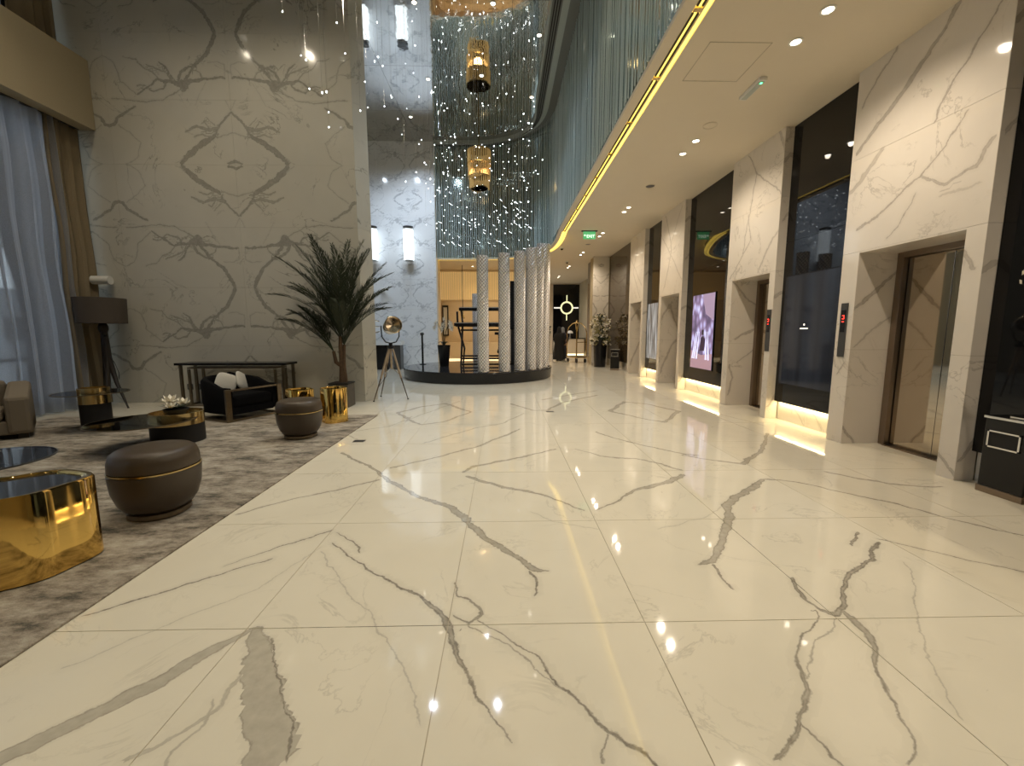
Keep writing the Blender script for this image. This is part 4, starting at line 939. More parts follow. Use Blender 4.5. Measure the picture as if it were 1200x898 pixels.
# ---------------------------------------------------------------- concierge hall
e = thing('wall_emblem', 'glowing cream ring crossed by four bars on the black wall', 'emblem', (4.38, 28.80, 3.13))
bm = bmesh.new(); rings = []
for i in range(48):
    a = 2*PI*i/48; rings.append([bm.verts.new((r*math.cos(a), yy, r*math.sin(a))) for r, yy in ((.34, 0), (.44, 0), (.44, -.05), (.34, -.05))])
for i in range(48):
    a, b = rings[i], rings[(i+1) % 48]
    for k in range(4): bm.faces.new((a[k], a[(k+1) % 4], b[(k+1) % 4], b[k]))
mesh_obj('ring', bm, M['emblem'], e)
for b in ((-.03, .03, .45, .85), (-.03, .03, -.85, -.45)): box('bar', (b[0], b[1], -.05, 0, b[2], b[3]), M['emblem'], e)
box('bar', (-.88, -.45, -.05, 0, -.04, .04), M['emblemwhite'], e); box('bar', (.45, .80, -.05, 0, -.04, .04), M['emblemwhite'], e)
d = thing('reception_desk', 'backlit pale stone reception desk under the black emblem wall', 'desk', (4.15, 26.2, 0))
box('core', (-.9, 1.0, .02, .6, .12, 1.05), M['warmplaster'], d); box('desk_top', (-.95, 1.05, -.05, .65, 1.051, 1.10), M['black'], d, .005)
for x0 in (-.9, -.28, .34): box('stone_panel', (x0+.01, x0+.60, 0, .019, .13, 1.04), M['deskglow'], d)
box('light_bar', (-.32, -.26, -.02, -.001, .12, 1.04), M['signwhite'], d); box('plinth_glow', (-.88, .98, .05, .55, 0, .119), emit('lit_desk_plinth', (1, .85, .55), 1.6), d)
t = thing('desk_lamp', 'small pale dome lamp on the reception desk', 'lamp', (4.25, 26.4, 1.101)); lathe_obj('base', [(.09, 0), (.08, .02), (.015, .04), (.015, .3)], M['chrome'], t); lathe_obj('dome_shade', [(.2, .3), (.17, .4), (.08, .47), (0, .48)], M['white'], t)
def bouquet(name, lab, cat, loc, h, r0, r1, br, bh, n, seed, trail=0, bmats=('bloom', 'leaf', 'petal')):
    t = thing(name, lab, cat, loc); rr = random.Random(seed)
    lathe_obj('vase', [(r0, 0), (r0, .03), (r1, h), (r1*.92, h), (r1*.9, h-.05), (0, h-.05)], M['black'], t, 24)
    for gi, mn in enumerate(bmats):
        bm = bmesh.new()
        for i in range(n):
            a = rr.uniform(0, 2*PI); u = rr.random()**.5; z = h+bh*rr.random()
            k = math.sqrt(max(0.05, 1-((z-h-bh*.45)/(bh*.6))**2)); c = Vector((br*u*k*math.cos(a), br*u*k*math.sin(a), z))
            if trail and i % 3 == 0: c.z = h-trail*rr.random(); c.x = br*.9*math.cos(a); c.y = br*.9*math.sin(a)
            for f in range(4):
                dv = Vector((rr.uniform(-1, 1), rr.uniform(-1, 1), rr.uniform(-.7, 1))).normalized(); n2 = dv.cross(Vector((rr.uniform(-1, 1), rr.uniform(-1, 1), rr.uniform(-1, 1)))).normalized()*.03
                tip = c+dv*.11; bm.faces.new([bm.verts.new(v) for v in (c, (c+tip)/2+n2, tip, (c+tip)/2-n2)])
        o = mesh_obj(['blooms', 'foliage', 'white_blossoms'][gi], bm, M[mn], t); o['kind'] = 'stuff'
    for i in range(10):
        a = 2*PI*i/10; tube_obj('stem', [(0, 0, h-.05), (br*.6*math.cos(a), br*.6*math.sin(a), h+bh*.5)], .012, M['leaf'], t, 5)
    return t
bouquet('flower_arrangement', 'large cream and green flower arrangement in a tall black vase before the marble pillar', 'flower vase', (4.15, 17.7, 0), 1.25, .24, .30, .42, .95, 90, 5, trail=.3)
bouquet('flower_arrangement', 'small pale flower arrangement on a black pedestal beside the robed people', 'flower vase', (2.52, 24.0, 0), 1.35, .16, .18, .25, .5, 50, 9)
def bin_(lab, loc, w, d, h, rz=0, opening=True):
    t = thing('litter_bin', lab, 'bin', loc, rz)
    box('body', (-w/2, w/2, -d/2, d/2, .06, h), M['black'], t, .006); box('base_trim', (-w/2-.008, w/2+.008, -d/2-.008, d/2+.008, 0, .06), M['steel'], t, .004)
    box('top_tray', (-w/2-.01, w/2+.01, -d/2-.01, d/2+.01, h+.001, h+.025), M['chrome'], t, .003)
    bm = bmesh.new(); a, b, z0, z1, q = -.135, .115, h-.265, h-.105, .014
    for (x0, x1, za, zb) in ((a, b, z1-q, z1), (a, b, z0, z0+q), (a, a+q, z0, z1), (b-q, b, z0, z1)): bm_box(bm, x0, x1, -d/2-.012, -d/2-.001, za, zb)
    mesh_obj('opening_frame', bm, M['chrome'], t); box('opening', (a+q, b-q, -d/2-.004, -d/2-.001, z0+q, z1-q), M['matblack'], t)
    return t
b = bin_('black litter bin with a chrome framed slot at the right edge', (4.59, 3.53, 0), .34, .17, .70, rz=-PI/2)
box('ash_tray', (-.02, .16, -.05, .06, .726, .745), M['chrome'], b, .004)
bin_('small black litter bin standing beside the flower vase far along the wall', (4.42, 16.3, 0), .34, .40, .80, rz=-.25)
orchid('potted_orchid', 'orchid whose pale petals reach in at the right edge above the bin', (4.33, 2.96, .0), 1.15, .10, .13, 4, .50, .92, 17, droop=.05)

def person(name, lab, loc, rz, h, robe, headmat, facem, build=1.0, arm=True):
    t = thing(name, lab, 'person', loc, rz)
    me = bpy.data.meshes.new('body'); k = h/1.7
    V = [(0, 0, .95), (0, 0, 1.15), (0, 0, 1.36), (0, 0, 1.45), (0, -.01, 1.56), (0, -.015, 1.66),
         (.17, 0, 1.36), (.22, .02, 1.10), (.20, -.10, .88), (-.17, 0, 1.36), (-.22, .02, 1.10), (-.20, -.10, .88),
         (.09, 0, .88), (.10, 0, .48), (.10, .02, .08), (.10, -.10, .04), (-.09, 0, .88), (-.10, 0, .48), (-.10, .02, .08), (-.10, -.10, .04)]
    E = [(0, 1), (1, 2), (2, 3), (3, 4), (4, 5), (2, 6), (6, 7), (7, 8), (2, 9), (9, 10), (10, 11), (0, 12), (12, 13), (13, 14), (14, 15), (0, 16), (16, 17), (17, 18), (18, 19)]
    Rr = [.15, .13, .14, .055, .085, .075, .06, .048, .035, .06, .048, .035, .09, .06, .04, .035, .09, .06, .04, .035]
    me.from_pydata([(a*k, b*k, c*k) for a, b, c in V], E, [])
    o = bpy.data.objects.new('body', me); C.objects.link(o); o.parent = t
    md = o.modifiers.new('skin', 'SKIN'); md.use_smooth_shade = True
    for i, r in enumerate(Rr): me.skin_vertices[0].data[i].radius = (r*k, r*k*.85)
    me.skin_vertices[0].data[0].use_root = True
    o.modifiers.new('sub', 'SUBSURF').levels = 1; me.materials.append(M[facem])
    bm = bmesh.new(); prof = [(.30*build, .06), (.285*build, .3), (.24*build, .8), (.22*build, 1.05), (.235*build, 1.30), (.17, 1.42), (.085, 1.49)]
    rings = []
    for r, z in prof:
        rings.append([bm.verts.new((k*r*1.05*math.cos(2*PI*i/28)*(1+(.05*math.sin(7*2*PI*i/28) if z < .9 else 0)), k*r*.72*math.sin(2*PI*i/28)*(1+(.05*math.sin(7*2*PI*i/28) if z < .9 else 0)), k*z)) for i in range(28)])
    for a, b2 in zip(rings, rings[1:]):
        for i in range(28): bm.faces.new((a[i], a[(i+1) % 28], b2[(i+1) % 28], b2[i]))
    mesh_obj('robe', bm, M[robe], t, smooth=True)
    for s in (-1, 1):
        tube_obj('sleeve', [(s*.19*k, 0, 1.37*k), (s*.27*k, .02*k, 1.1*k), (s*.24*k, -.10*k, .88*k)], [.085*k, .08*k, .07*k], M[robe], t, 12)
        bm = bmesh.new()
        for f in range(4): tube(bm, [(s*.24*k-.03+f*.02, -.10*k, .88*k), (s*.24*k-.03+f*.02, -.12*k, .80*k), (s*.24*k-.03+f*.02, -.10*k, .755*k)], [.010, .009, .006], 6)
        tube(bm, [(s*.24*k-s*.03, -.11*k, .87*k), (s*.24*k-s*.06, -.14*k, .82*k)], [.011, .008], 6); tube(bm, [(s*.24*k, -.10*k, .9*k), (s*.24*k, -.11*k, .83*k)], [.03, .038], 8)
        mesh_obj('hand', bm, M[facem], t, smooth=True)
        box('shoe', (s*.1*k-.045, s*.1*k+.045, -.18*k, .08*k, 0, .08), M['black'], t, .02)
    lathe_obj('headscarf' if 'scarf' in lab else 'hair', [(.12*k, 1.44*k), (.118*k, 1.5*k), (.108*k, 1.58*k), (.102*k, 1.66*k), (.07*k, 1.73*k), (0, 1.755*k)], M[headmat], t, 20, c=(0, .028*k))
    return t
person('person', 'person in a long black robe and black scarf standing in the far hall', (2.93, 21.6, 0), 2.6, 1.72, 'robe', 'robe', 'skin', 1.05)
person('person', 'person in dark clothes with a grey head scarf behind the black robed one', (3.22, 22.5, 0), -.4, 1.70, 'navy', 'greyscarf', 'skin', .8)

# luggage trolley
t = thing('luggage_trolley', 'brass luggage trolley with arched rails at the far marble corner', 'trolley', (3.62, 20.4, 0), rz=.35)
box('deck', (-.32, .32, -.5, .5, .24, .29), M['brass'], t, .02); box('carpet', (-.29, .29, -.47, .47, .291, .305), M['matblack'], t)
for s in (-1, 1):
    tube_obj('arched_rail', [(s*.28, -.46, .29), (s*.28, -.46, 1.45), (s*.25, -.36, 1.72), (s*.16, -.15, 1.9), (0, 0, 1.95)], .022, M['brass'], t)
    tube_obj('arched_rail', [(s*.28, .46, .29), (s*.28, .46, 1.45), (s*.25, .36, 1.72), (s*.16, .15, 1.9), (0, 0, 1.96)], .022, M['brass'], t)
    for q in (-.42, .42):
        bm = bmesh.new(); lathe(bm, [(.09, -.025), (.1, -.015), (.1, .015), (.09, .025)], 16); bmesh.ops.rotate(bm, matrix=Matrix.Rotation(PI/2, 3, 'Y'), verts=bm.verts); bmesh.ops.translate(bm, vec=(s*.24, q, .101), verts=bm.verts)
        mesh_obj('wheel', bm, M['matblack'], t, smooth=True); tube_obj('caster', [(s*.24, q, .12), (s*.24, q, .24)], .02, M['chrome'], t)
tube_obj('handle', [(-.28, -.5, 1.0), (.28, -.5, 1.0)], .02, M['brass'], t)
lathe_obj('finial', [(.03, 1.97), (.06, 2.01), (.03, 2.06), (0, 2.07)], M['brass'], t)

# floor fittings
for x, y, lab in ((-2.0, 5.64, 'small dark metal floor box near the rug corner'), (.88, 7.7, 'small round brass floor plate in the middle of the lobby')):
    t = thing('floor_plate', lab, 'floor plate', (x, y, .0005)); box('cover', (-.07, .07, -.05, .05, 0, .004), M['darkgrey'], t, .001); box('rim', (-.078, .078, -.058, .058, 0, .002), M['steel'], t)

# ---------------------------------------------------------------- lounge
bm = bmesh.new(); bm_box(bm, -7.9, -2.27, -3.5, 7.43, 0, .014); rug = mesh_obj('area_rug', bm, M['rug'], None, bevel=.004)
tag(rug, 'large distressed grey brown rug under the lounge furniture', 'rug')
RZ = .0145
# sheer curtain and side drape
def curtain(name, lab, x0, y0, y1, z0, z1, amp, wl, mat, seed, rows=14, sx=0):
    rr = random.Random(seed); bm = bmesh.new(); n = int((y1-y0)/.03); rings = []
    ph = [rr.uniform(0, 6) for _ in range(4)]
    for j in range(rows+1):
        v = j/rows; z = z0+(z1-z0)*v; A = amp*(1-.55*v); row = []
        for i in range(n+1):
            y = y0+(y1-y0)*i/n
            f = math.sin(2*PI*y/wl+ph[0]+.5*math.sin(y*1.7+ph[1]))+.35*math.sin(2*PI*y/(wl*.43)+ph[2])
            row.append(bm.verts.new((x0+A*f+.01*math.sin(3*z+y*5), y+.02*math.sin(2*z+ph[3]+y), z)))
        rings.append(row)
    for a, b in zip(rings, rings[1:]):
        for i in range(n): bm.faces.new((a[i], a[i+1], b[i+1], b[i]))
    o = mesh_obj(name, bm, mat, None, smooth=True); md = o.modifiers.new('thickness', 'SOLIDIFY'); md.thickness = .002
    return tag(o, lab, 'curtain')
curtain('sheer_curtain', 'pale blue grey sheer curtain in soft folds over the tall window', -8.36, -1.0, 8.40, .03, 5.46, .095, .30, M['sheer'], 3)
curtain('side_drape', 'beige drape gathered in the corner beside the sheer curtain', -8.38, 8.26, 8.88, .03, 5.46, .07, .19, M['drape'], 5)
curtain('upper_drape', 'dark beige drape hanging high in the upper window corner', -8.6, 8.1, 8.9, 6.78, 8.58, .06, .2, M['drape'], 6)
curtain('upper_sheer', 'grey sheer curtain over the upper window', -8.66, -1.0, 8.06, 6.78, 8.58, .06, .3, M['sheer'], 8)
t = thing('curtain_track', 'dark curtain track below the window beam', 'track', (-8.38, 4, 5.478)); box('rail', (-.03, .03, -5, 4.9, -.018, 0), M['darkgrey'], t)
# floor lamp
t = thing('floor_lamp', 'dark tripod floor lamp with a wide drum shade in the lounge corner', 'lamp', (-7.93, 8.46, 0))
for a, r in ((-.35, .58), (-.9, .62), (2.6, .5)):
    tube_obj('leg', [(.02*math.cos(a), .02*math.sin(a), 1.66), (.05*math.cos(a), .05*math.sin(a), 1.0), (.22*math.cos(a), .22*math.sin(a), .5), (r*math.cos(a)*.85, max(-.6, r*math.sin(a)*.85), .0)], [.045, .055, .035, .015], M['wood'], t)
lathe_obj('hub', [(.06, 1.5), (.08, 1.56), (.08, 1.62), (.05, 1.70)], M['wood'], t); tube_obj('neck', [(0, 0, 1.68), (0, 0, 1.95)], .015, M['brass'], t)
lathe_obj('drum_shade', [(.375, 1.68), (.395, 2.17), (.39, 2.17), (.37, 1.685), (.375, 1.68)], M['shade'], t, 48); lathe_obj('shade_diffuser', [(.368, 1.70), (.368, 1.705)], M['cushion'], t, 32)
tube_obj('cord', [(.05, -.05, 1.1), (.16, -.02, .9), (.2, .0, .7), (.1, .1, .55)], .006, M['matblack'], t, 5)
box('switch', (.06, .1, -.08, -.05, 1.42, 1.46), M['black'], t)
# wall sensor and sockets
t = thing('wall_security_camera', 'white cylindrical camera on the lounge wall above the lamp', 'camera', (-8.15, 8.965, 2.56)); tube_obj('body', [(-.2, -.16, 0), (.12, -.12, 0)], .085, M['white'], t, 20); tube_obj('mount', [(0, -.1, 0), (0, 0, 0)], .03, M['white'], t)
for i, x in enumerate((-6.72, -6.55)):
    t = thing('wall_socket', 'square wall socket, %s of two low on the lounge wall' % ('left', 'right')[i], 'socket', (x, 8.968, .34)); box('plate', (-.06, .06, -.012, 0, -.06, .06), M['darkgrey'], t, .003); box('insert', (-.04, .04, -.016, -.0125, -.04, .04), M['bulk'], t)

# ottomans
def ottoman(lab, x, y, r, h):
    t = thing('leather_ottoman', lab, 'ottoman', (x, y, RZ), group='round leather ottomans')
    sq = lambda a: 1/ (abs(math.cos(a))**2.3+abs(math.sin(a))**2.3)**(1/2.3)
    lathe_obj('plinth', [(r*.66, 0), (r*.71, .012), (r*.71, .045), (r*.66, .056)], M['bronze'], t, 48, shape=sq)
    p = [(r*.66, .057), (r*.76, .075), (r*.88, .13), (r*.98, .23), (r*1.02, h*.66)]
    lathe_obj('body', p+[(r*1.0, h*.67), (r*.98, h*.675)], M['leather'], t, 56, shape=sq)
    lathe_obj('bronze_band', [(r*.985, h*.676), (r*1.022, h*.68), (r*1.022, h*.70), (r*.985, h*.705)], M['brass'], t, 56, shape=sq)
    lathe_obj('seat', [(r*.98, h*.706), (r*1.0, h*.715), (r*.99, h*.84), (r*.93, h*.94), (r*.80, h*.985), (r*.4, h), (0, h)], M['leather'], t, 56, shape=sq)
ottoman('nearer round taupe leather ottoman with a bronze band, on the rug edge', -2.86, 3.36, .285, .565)
ottoman('farther round taupe leather ottoman in front of the gold tubes', -2.90, 5.86, .29, .55)
# gold cloud table in front
def wavy(a, n=5, k=.10): return 1+k*math.cos(n*a+.6)
def gold_tube(bm, c, r, h, wave=None, t=.03, n=96):
    lathe(bm, [(r, 0), (r, h-.01), (r-.008, h), (r-t+.008, h), (r-t, h-.01), (r-t, .02)], n, c, shape=wave)
t = thing('gold_side_table', 'large polished gold table with wavy sides in the near left corner', 'table', (-3.24, 2.36, RZ), rz=.72)
def cloud(a):
    e = 1/((abs(math.cos(a))/.60)**2.8+(abs(math.sin(a))/.30)**2.8)**(1/2.8)
    return e*(1+.040*math.cos(10*a+.5))
bm = bmesh.new(); lathe(bm, [(1.0, .008), (1.0, .53), (.985, .545), (.93, .545), (.90, .535), (.90, .47)], 144, shape=cloud)
for f in list(bm.faces):
    if len(f.verts) > 4: bm.faces.remove(f)
mesh_obj('gold_shell', bm, M['gold'], t, smooth=True)
lathe_obj('inner_mirror', [(.895, .52), (.895, .53), (0, .53)], simple('smoked_mirror', (.16, .17, .18), .04, .9), t, 144, shape=cloud)
lathe_obj('foot', [(.97, 0), (.97, .007)], M['matblack'], t, 96, shape=cloud)
t = thing('glass_side_table', 'clear round glass table behind the large gold table', 'table', (-4.22, 3.28, RZ))
lathe_obj('glass_top', [(.0, .455), (.45, .455), (.455, .461), (.45, .467), (0, .467)], M['glass'], t, 64); lathe_obj('rim', [(.456, .455), (.462, .455), (.462, .467), (.456, .467), (.456, .455)], M['darkgrey'], t, 64)
lathe_obj('pedestal', [(.16, 0), (.16, .01), (.02, .03), (.02, .454)], M['chrome'], t, 32)
def drum_table(lab, x, y, r, h, band, disc):
    t = thing('drum_table', lab, 'table', (x, y, RZ))
    lathe_obj('black_base', [(r*.98, 0), (r*.98, h-band)], M['matblack'], t, 48)
    lathe_obj('brass_band', [(r, h-band+.001), (r, h-.003), (r-.006, h), (r-.02, h), (r-.02, h-.05), (0, h-.05)], M['brass'], t, 48)
    dx, dy, dr, dz = disc
    lathe_obj('glass_disc', [(0, dz), (dr, dz), (dr+.004, dz+.005), (dr, dz+.011), (0, dz+.011)], M['glass'], t, 64, c=(dx, dy))
    lathe_obj('disc_rim', [(dr+.005, dz-.001), (dr+.013, dz-.001), (dr+.013, dz+.012), (dr+.005, dz+.012), (dr+.005, dz-.001)], M['bronze'], t, 64, c=(dx, dy))
drum_table('tall black drum table with a brass top band beside the sofa', -6.28, 6.42, .185, .65, .24, (-.08, .05, .43, .56))
drum_table('low black drum table with a brass band under the white flowers', -4.48, 5.68, .31, .41, .16, (-.20, -.30, .56, .335))
bw = thing('flower_bowl', 'low bowl of white magnolias on the brass banded drum table', 'flower bowl', (-4.48, 5.68, RZ+.411-.05))
lathe_obj('bowl', [(.07, 0), (.13, .05), (.15, .09), (.14, .09), (.12, .05), (0, .03)], M['matblack'], bw, 28)
rr = random.Random(4)
for (cx, cy, cz, s) in ((-.05, -.02, .17, .12), (.08, .03, .14, .10), (-.10, .08, .12, .09), (.02, -.10, .11, .09)):
    bm = bmesh.new()
    for ly, (k, tl) in enumerate(((6, .35), (5, .9))):
        for i in range(k):
            a = 2*PI*i/k+ly; dv = Vector((math.cos(a)*math.cos(tl), math.sin(a)*math.cos(tl), math.sin(tl))); sd = Vector((-math.sin(a), math.cos(a), 0))*s*.32
            c = Vector((cx, cy, cz)); vs = [bm.verts.new(v) for v in (c, c+dv*s*.6+sd, c+dv*s+Vector((0, 0, .02)), c+dv*s*.6-sd)]; bm.faces.new(vs)
    mesh_obj('flower', bm, M['petal'], bw)
bm = bmesh.new()
for i in range(12):
    a = 2*PI*i/12; dv = Vector((math.cos(a), math.sin(a), .35))*.2; sd = Vector((-math.sin(a), math.cos(a), 0))*.03; c = Vector((0, 0, .08))
    bm.faces.new([bm.verts.new(v) for v in (c, c+dv*.5+sd, c+dv, c+dv*.5-sd)])
mesh_obj('leaves', bm, M['leaf'], bw)
# gold tubes behind far ottoman
for i, (x, y, r, h, lab) in enumerate(((-2.83, 6.90, .20, .57, 'upright polished gold tube table between the far ottoman and the palm'), (-3.50, 7.12, .22, .52, 'polished gold tube table half hidden behind the far ottoman'))):
    t = thing('gold_tube_table', lab, 'table', (x, y, RZ)); bm = bmesh.new()
    gold_tube(bm, (0, 0), r, h, lambda a: 1+.07*math.cos(4*a), .02); mesh_obj('tube', bm, M['gold'], t, smooth=True)
    lathe_obj('top_inset', [(r*.86, h-.03), (0, h-.03)], M['brass'], t, 32)

# sofa
t = thing('fabric_sofa', 'taupe fabric sofa at the left edge of the rug', 'sofa', (-7.62, 5.62, RZ), rz=.8)
box('base', (-.38, .86, -.42, .46, .07, .26), M['sofa'], t, .02)
bm = bmesh.new(); bm_box(bm, .62, .86, -.46, .47, .07, .60); 
for v in bm.verts:
    if v.co.z > .5 and v.co.y > 0: v.co.z += .16
arm = mesh_obj('arm_rest', bm, M['sofa'], t, bevel=.05)
box('back_rest', (-.38, .62, .26, .47, .261, .78), M['sofa'], t, .06)
for i, (a, b2) in enumerate(((-.37, .11), (.12, .60))): box('seat_cushion', (a, b2, -.44, .25, .262, .42), M['sofa'], t, .05)
for x in (-.32, .75):
    for y in (-.36, .38): box('leg', (x-.04, x+.06, y-.04, y+.04, 0, .069), M['wood'], t)
t = thing('throw_cushion', 'dark throw cushion on the sofa seat at the frame edge', 'cushion', (-7.95, 5.55, RZ+.425)); bm = bmesh.new(); bmesh.ops.create_uvsphere(bm, u_segments=16, v_segments=10, radius=1)
for v in bm.verts: v.co = Vector((.22*v.co.x, .09*v.co.y+.1, .20*v.co.z+.2))
mesh_obj('pillow', bm, M['navy'], t, smooth=True)

# armchair with bronze loop frames
t = thing('velvet_armchair', 'black velvet tub armchair with bronze flat bar frame by the console', 'armchair', (-4.80, 7.45, RZ), rz=1.18)
bm = bmesh.new(); n = 28; rings = []
for i in range(n+1):      # U shaped shell: straight arms running to the front, round back
    u = i/n
    if u < .28: px_, py_, c, s = 1, -.46+.46*u/.28, 1.0, 0.0
    elif u > .72: px_, py_, c, s = -1, -.46*(u-.72)/.28, -1.0, 0.0
    else:
        a = PI*(u-.28)/.44; px_, py_, c, s = math.cos(a), 0, math.cos(a), math.sin(a)
    top = .56+.16*math.sin(PI*min(1, max(0, (u-.12)/.76)))
    def pt(r, z, ly=py_, cx=c, sx=s): return (r*cx, ly+r*sx*.98, z)
    rings.append([bm.verts.new(pt(r, z)) for r, z in ((.46, .12), (.49, .3), (.49, top-.04), (.46, top), (.40, top), (.37, top-.05), (.37, .12))])
for a, b2 in zip(rings, rings[1:]):
    for k in range(7): bm.faces.new((a[k], a[(k+1) % 7], b2[(k+1) % 7], b2[k]))
bm.faces.new(rings[0][::-1]); bm.faces.new(rings[-1])
mesh_obj('tub_back', bm, M['velvet'], t, smooth=True)
box('seat_cushion', (-.36, .36, -.46, .30, .22, .42), M['velvet'], t, .05); box('under_frame', (-.38, .38, -.45, .3, .10, .219), M['velvet'], t, .01)
bm = bmesh.new()
for s_ in (-1, 1):
    x = s_*.475
    bm_box(bm, x-.045, x+.045, -.51, -.47, 0, .545); bm_box(bm, x-.03, x+.03, -.469, .30, 0, .03); bm_box(bm, x-.03, x+.03, .26, .30, .031, .12)
bm_box(bm, -.43, .43, -.51, -.47, 0, .035); bm_box(bm, -.43, .43, -.505, -.475, .51, .54)
mesh_obj('bronze_frame', bm, M['bronze'], t, bevel=.004)
for i, (lab, x, y, mat, rz) in enumerate((('pale cushion on the black armchair, left one', -4.98, 7.40, 'cushion', .9), ('black cushion leaning between the two pale ones in the armchair', -4.90, 7.53, 'velvet', 1.2), ('pale cushion on the black armchair, right one', -4.80, 7.68, 'cushion', 1.7))):
    t = thing('armchair_cushion', lab, 'cushion', (x, y, RZ+.43), rz=rz); bm = bmesh.new(); bmesh.ops.create_uvsphere(bm, u_segments=20, v_segments=12, radius=1)
    for v in bm.verts:
        q = v.co; f = (abs(q.x)**4+abs(q.z)**4)**.25; h2 = math.hypot(q.x, q.z)
        k = h2/f if f > 1e-3 else 1; v.co = Vector((.17*q.x*k, .05*q.y, .17*q.z*k+.18))
    bmesh.ops.rotate(bm, matrix=Matrix.Rotation(-.25, 3, 'X')@Matrix.Rotation(.4, 3, 'Y'), verts=bm.verts)
    mesh_obj('pillow', bm, M[mat], t, smooth=True)
# console table
t = thing('console_table', 'thin bronze console table against the lounge marble wall', 'console', (-5.48, 8.64, 0))
box('table_top', (-1.12, 1.10, -.22, .26, .84, .885), M['black'], t, .004)
for s in (-1, 1):
    bm = bmesh.new(); x = s*1.02
    for y in (-.18, .22): bm_box(bm, x-.025, x+.025, y-.02, y+.02, 0, .839)
    bm_box(bm, x-.025, x+.025, -.16, .20, 0, .035); mesh_obj('leg_frame', bm, M['bronze'], t)
    bm = bmesh.new(); x = s*.86
    for y in (-.18, .22): bm_box(bm, x-.02, x+.02, y-.02, y+.02, .036, .76)
    mesh_obj('inner_frame', bm, M['bronze'], t)
box('stretcher', (-1.0, 1.0, -.18, -.14, .0, .03), M['bronze'], t); box('under_rail', (-.88, .88, -.2, .24, .77, .80), M['bronze'], t)

# palm
t = thing('potted_palm', 'tall dark green palm in a square planter at the end of the lounge wall', 'potted plant', (-3.28, 8.42, 0), rz=0)
box('planter', (-.19, .19, -.19, .19, 0, .46), M['pot'], t, .006); box('planter_rim', (-.2, .2, -.2, .2, .461, .49), M['matblack'], t, .004); box('soil', (-.17, .17, -.17, .17, .491, .495), M['soil'], t)
bases = [(.02, 0, 1.42), (-.13, .0, 1.12), (.08, .03, 1.25)]
for k, (bx, by, bz) in enumerate(bases):
    tube_obj('trunk', [(.0+.03*k, .02*k, .495), (.02*(k-1)+.03, .02, .8), (bx*.7, by, bz-.22), (bx, by, bz)], [.05, .045, .04, .03], M['bark'], t, 10)
rr = random.Random(21)
def frond(az, elev, L, base, droop):
    bm = bmesh.new(); pts = []; p = Vector(base); n = 26; e = elev
    for i in range(n+1):
        pts.append(p.copy()); p = p+Vector((math.cos(az)*math.cos(e), math.sin(az)*math.cos(e), math.sin(e)))*L*.92/n; e -= droop/n*(1+i/n)
    tube(bm, pts[::3]+[pts[-1]], [.011*(1-.8*i/(len(pts[::3]))) for i in range(len(pts[::3])+1)], 5)
    for i in range(5, n+1):
        tg = (pts[i]-pts[i-1]).normalized(); side = tg.cross(Vector((0, 0, 1)))
        side = side.normalized() if side.length > .05 else Vector((1, 0, 0)); up = side.cross(tg)
        u = i/n; ll = .34*math.sin(PI*min(1, .22+.72*u))**.8
        for s in (-1, 1):
            for h in (0, .5):
                c = pts[i-1]*(h)+pts[i]*(1-h)
                dv = (tg*(.95+.25*rr.random())+side*s*(.62)+up*rr.uniform(.0, .35)).normalized()*ll*rr.uniform(.85, 1.1)
                dn = Vector((0, 0, -1))*ll*.10; wv = up.cross(dv).normalized()*.011
                vs = [bm.verts.new(v) for v in (c, c+dv*.5+wv, c+dv+dn, c+dv*.5-wv)]; bm.faces.new(vs)
    for v in bm.verts:
        if v.co.y > .44: v.co.y = .44-(v.co.y-.44)*.2
    mesh_obj('frond', bm, M['leaf'], t)
specs = [(2.95, 1.22, 2.0, .75), (3.3, 1.12, 1.95, .8), (2.7, 1.32, 2.1, .6), (3.6, 1.3, 2.0, .55), (1.9, 1.45, 2.15, .35), (2.3, 1.42, 2.1, .4), (4.6, 1.42, 2.1, .4), (.9, 1.42, 2.1, .4),
 (.3, 1.26, 1.85, .6), (-.2, 1.2, 1.7, .6), (.0, 1.35, 2.0, .45), (-.6, 1.28, 1.75, .6), (-1.1, 1.35, 1.8, .6), (4.1, 1.28, 1.7, .7), (1.4, 1.5, 2.15, .25), (3.1, 1.42, 2.1, .4), (5.0, 1.2, 1.5, .8),
 (2.5, 1.15, 1.6, .8), (.6, 1.2, 1.5, .8), (-.1, 1.1, 1.35, .7), (3.3, 1.5, 2.15, .25), (5.4, 1.4, 1.9, .4), (0, 1.48, 2.1, .3), (3.0, 1.05, 1.5, .9), (3.9, 1.45, 1.9, .3), (5.9, 1.45, 2.0, .35), (.2, 1.0, 1.15, .7), (3.4, 1.2, 1.4, .6), (2.9, 1.35, 1.6, .5), (6.1, 1.25, 1.5, .6)]
for az, el, L, dr in specs: frond(az+rr.uniform(-.1, .1), el, L, bases[0] if rr.random() < .6 else bases[2], dr)
for az, el, L, dr in ((3.0, 1.05, 1.35, .5), (3.3, .95, 1.3, .6), (2.7, 1.15, 1.3, .5), (3.6, 1.05, 1.1, .6), (3.1, 1.2, 1.2, .4)): frond(az, el, L, bases[1], dr)

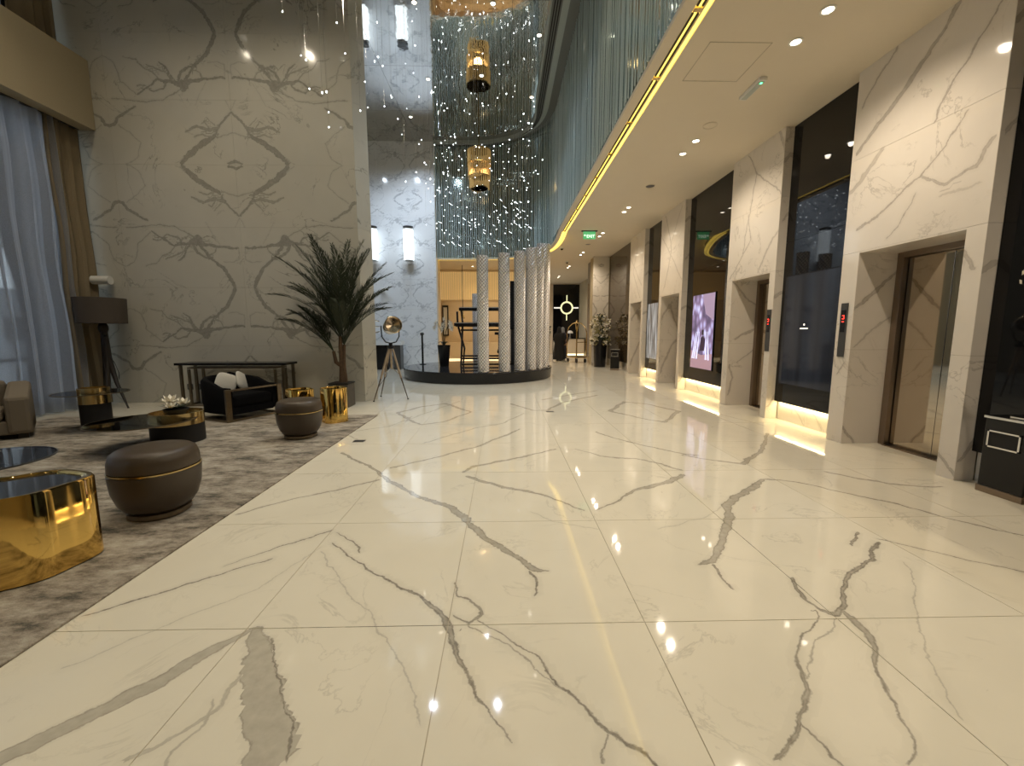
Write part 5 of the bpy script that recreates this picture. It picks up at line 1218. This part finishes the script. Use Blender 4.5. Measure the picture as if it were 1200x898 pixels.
# film light on a tripod
t = thing('tripod_film_light', 'vintage chrome film spotlight on a pale wooden tripod at the wall end', 'lamp', (-2.50, 9.30, 0))
for (x, y) in ((.36, -.06), (-.31, -.36), (-.36, .34)):
    tube_obj('leg', [(x*.12, y*.12, 1.12), (x*.6, y*.6, .48)], [.022, .024], M['palewood'], t); tube_obj('leg_tip', [(x*.6, y*.6, .479), (x*1.0, y*1.0, .01)], [.016, .010], M['bronze'], t)
    tube_obj('brace', [(0, 0, .72), (x*.55, y*.55, .54)], .008, M['chrome'], t, 6); lathe_obj('foot', [(.018, 0), (.018, .02)], M['matblack'], t, 10, c=(x, y))
tube_obj('centre_post', [(0, 0, .68), (0, 0, 1.16)], .024, M['palewood'], t)
lathe_obj('tripod_head', [(.05, 1.13), (.08, 1.15), (.08, 1.18), (.04, 1.22), (.04, 1.26)], M['black'], t)
bm = bmesh.new(); tube(bm, [(-.20, .0, 1.64), (-.19, 0, 1.40), (-.11, 0, 1.28), (.0, 0, 1.25), (.12, 0, 1.28), (.19, 0, 1.40), (.20, 0, 1.64)], .014, 8); mesh_obj('yoke', bm, M['black'], t, smooth=True)
bm = bmesh.new(); lathe(bm, [(.0, -.20), (.10, -.19), (.15, -.12), (.165, -.02), (.165, .12), (.185, .13), (.19, .20), (.175, .205), (.165, .15), (0, .12)], 32)
bmesh.ops.rotate(bm, matrix=Matrix.Rotation(PI/2-.2, 3, 'X'), verts=bm.verts); bmesh.ops.rotate(bm, matrix=Matrix.Rotation(.55, 3, 'Z'), verts=bm.verts); bmesh.ops.translate(bm, vec=(.02, 0, 1.62), verts=bm.verts)
mesh_obj('lamp_housing', bm, simple('aged_nickel', (.62, .52, .40), .18, 1.0, noise=.25, nscale=12), t, smooth=True)
for dz in (-.11, .0, .11): tube_obj('barn_bracket', [(-.20, -.12, 1.62+dz), (-.26, -.2, 1.62+dz*1.2)], .014, M['chrome'], t, 6)
lathe_obj('vent_cap', [(.05, 1.78), (.06, 1.82), (.04, 1.85), (0, 1.86)], M['chrome'], t, 16)
tube_obj('cable', [(-.02, .0, 1.2), (-.1, .1, .9), (-.16, .14, .5), (-.32, .15, .30), (-.34, .2, .26)], .006, M['matblack'], t, 5)

# outside: ground and dim buildings beyond the windows
o = struct(box('ground_outside', (-60, -9.6, -40, 50, -.3, -.1), simple('outside_paving', (.25, .25, .26), .8, noise=.2, nscale=.5)))
for i, (x, y, w, h, lab) in enumerate(((-30, 26, 9, 4.0, 'pale low building outside the window, behind the sofa'), (-34, 8, 7, 3.6, 'grey building outside the window on the left'))):
    t = thing('outside_building', lab, 'building', (x, y, -.1)); box('facade', (-3, 3, -w, w, 0, h), simple('outside_wall_%d' % i, (.30, .31, .33), .8, noise=.1), t)
    for k in range(6):
        for z in (1.2,): box('window', (3.001, 3.05, -w+1+k*2.6, -w+2.4+k*2.6, z, z+1.3), M['blackglass'], t)
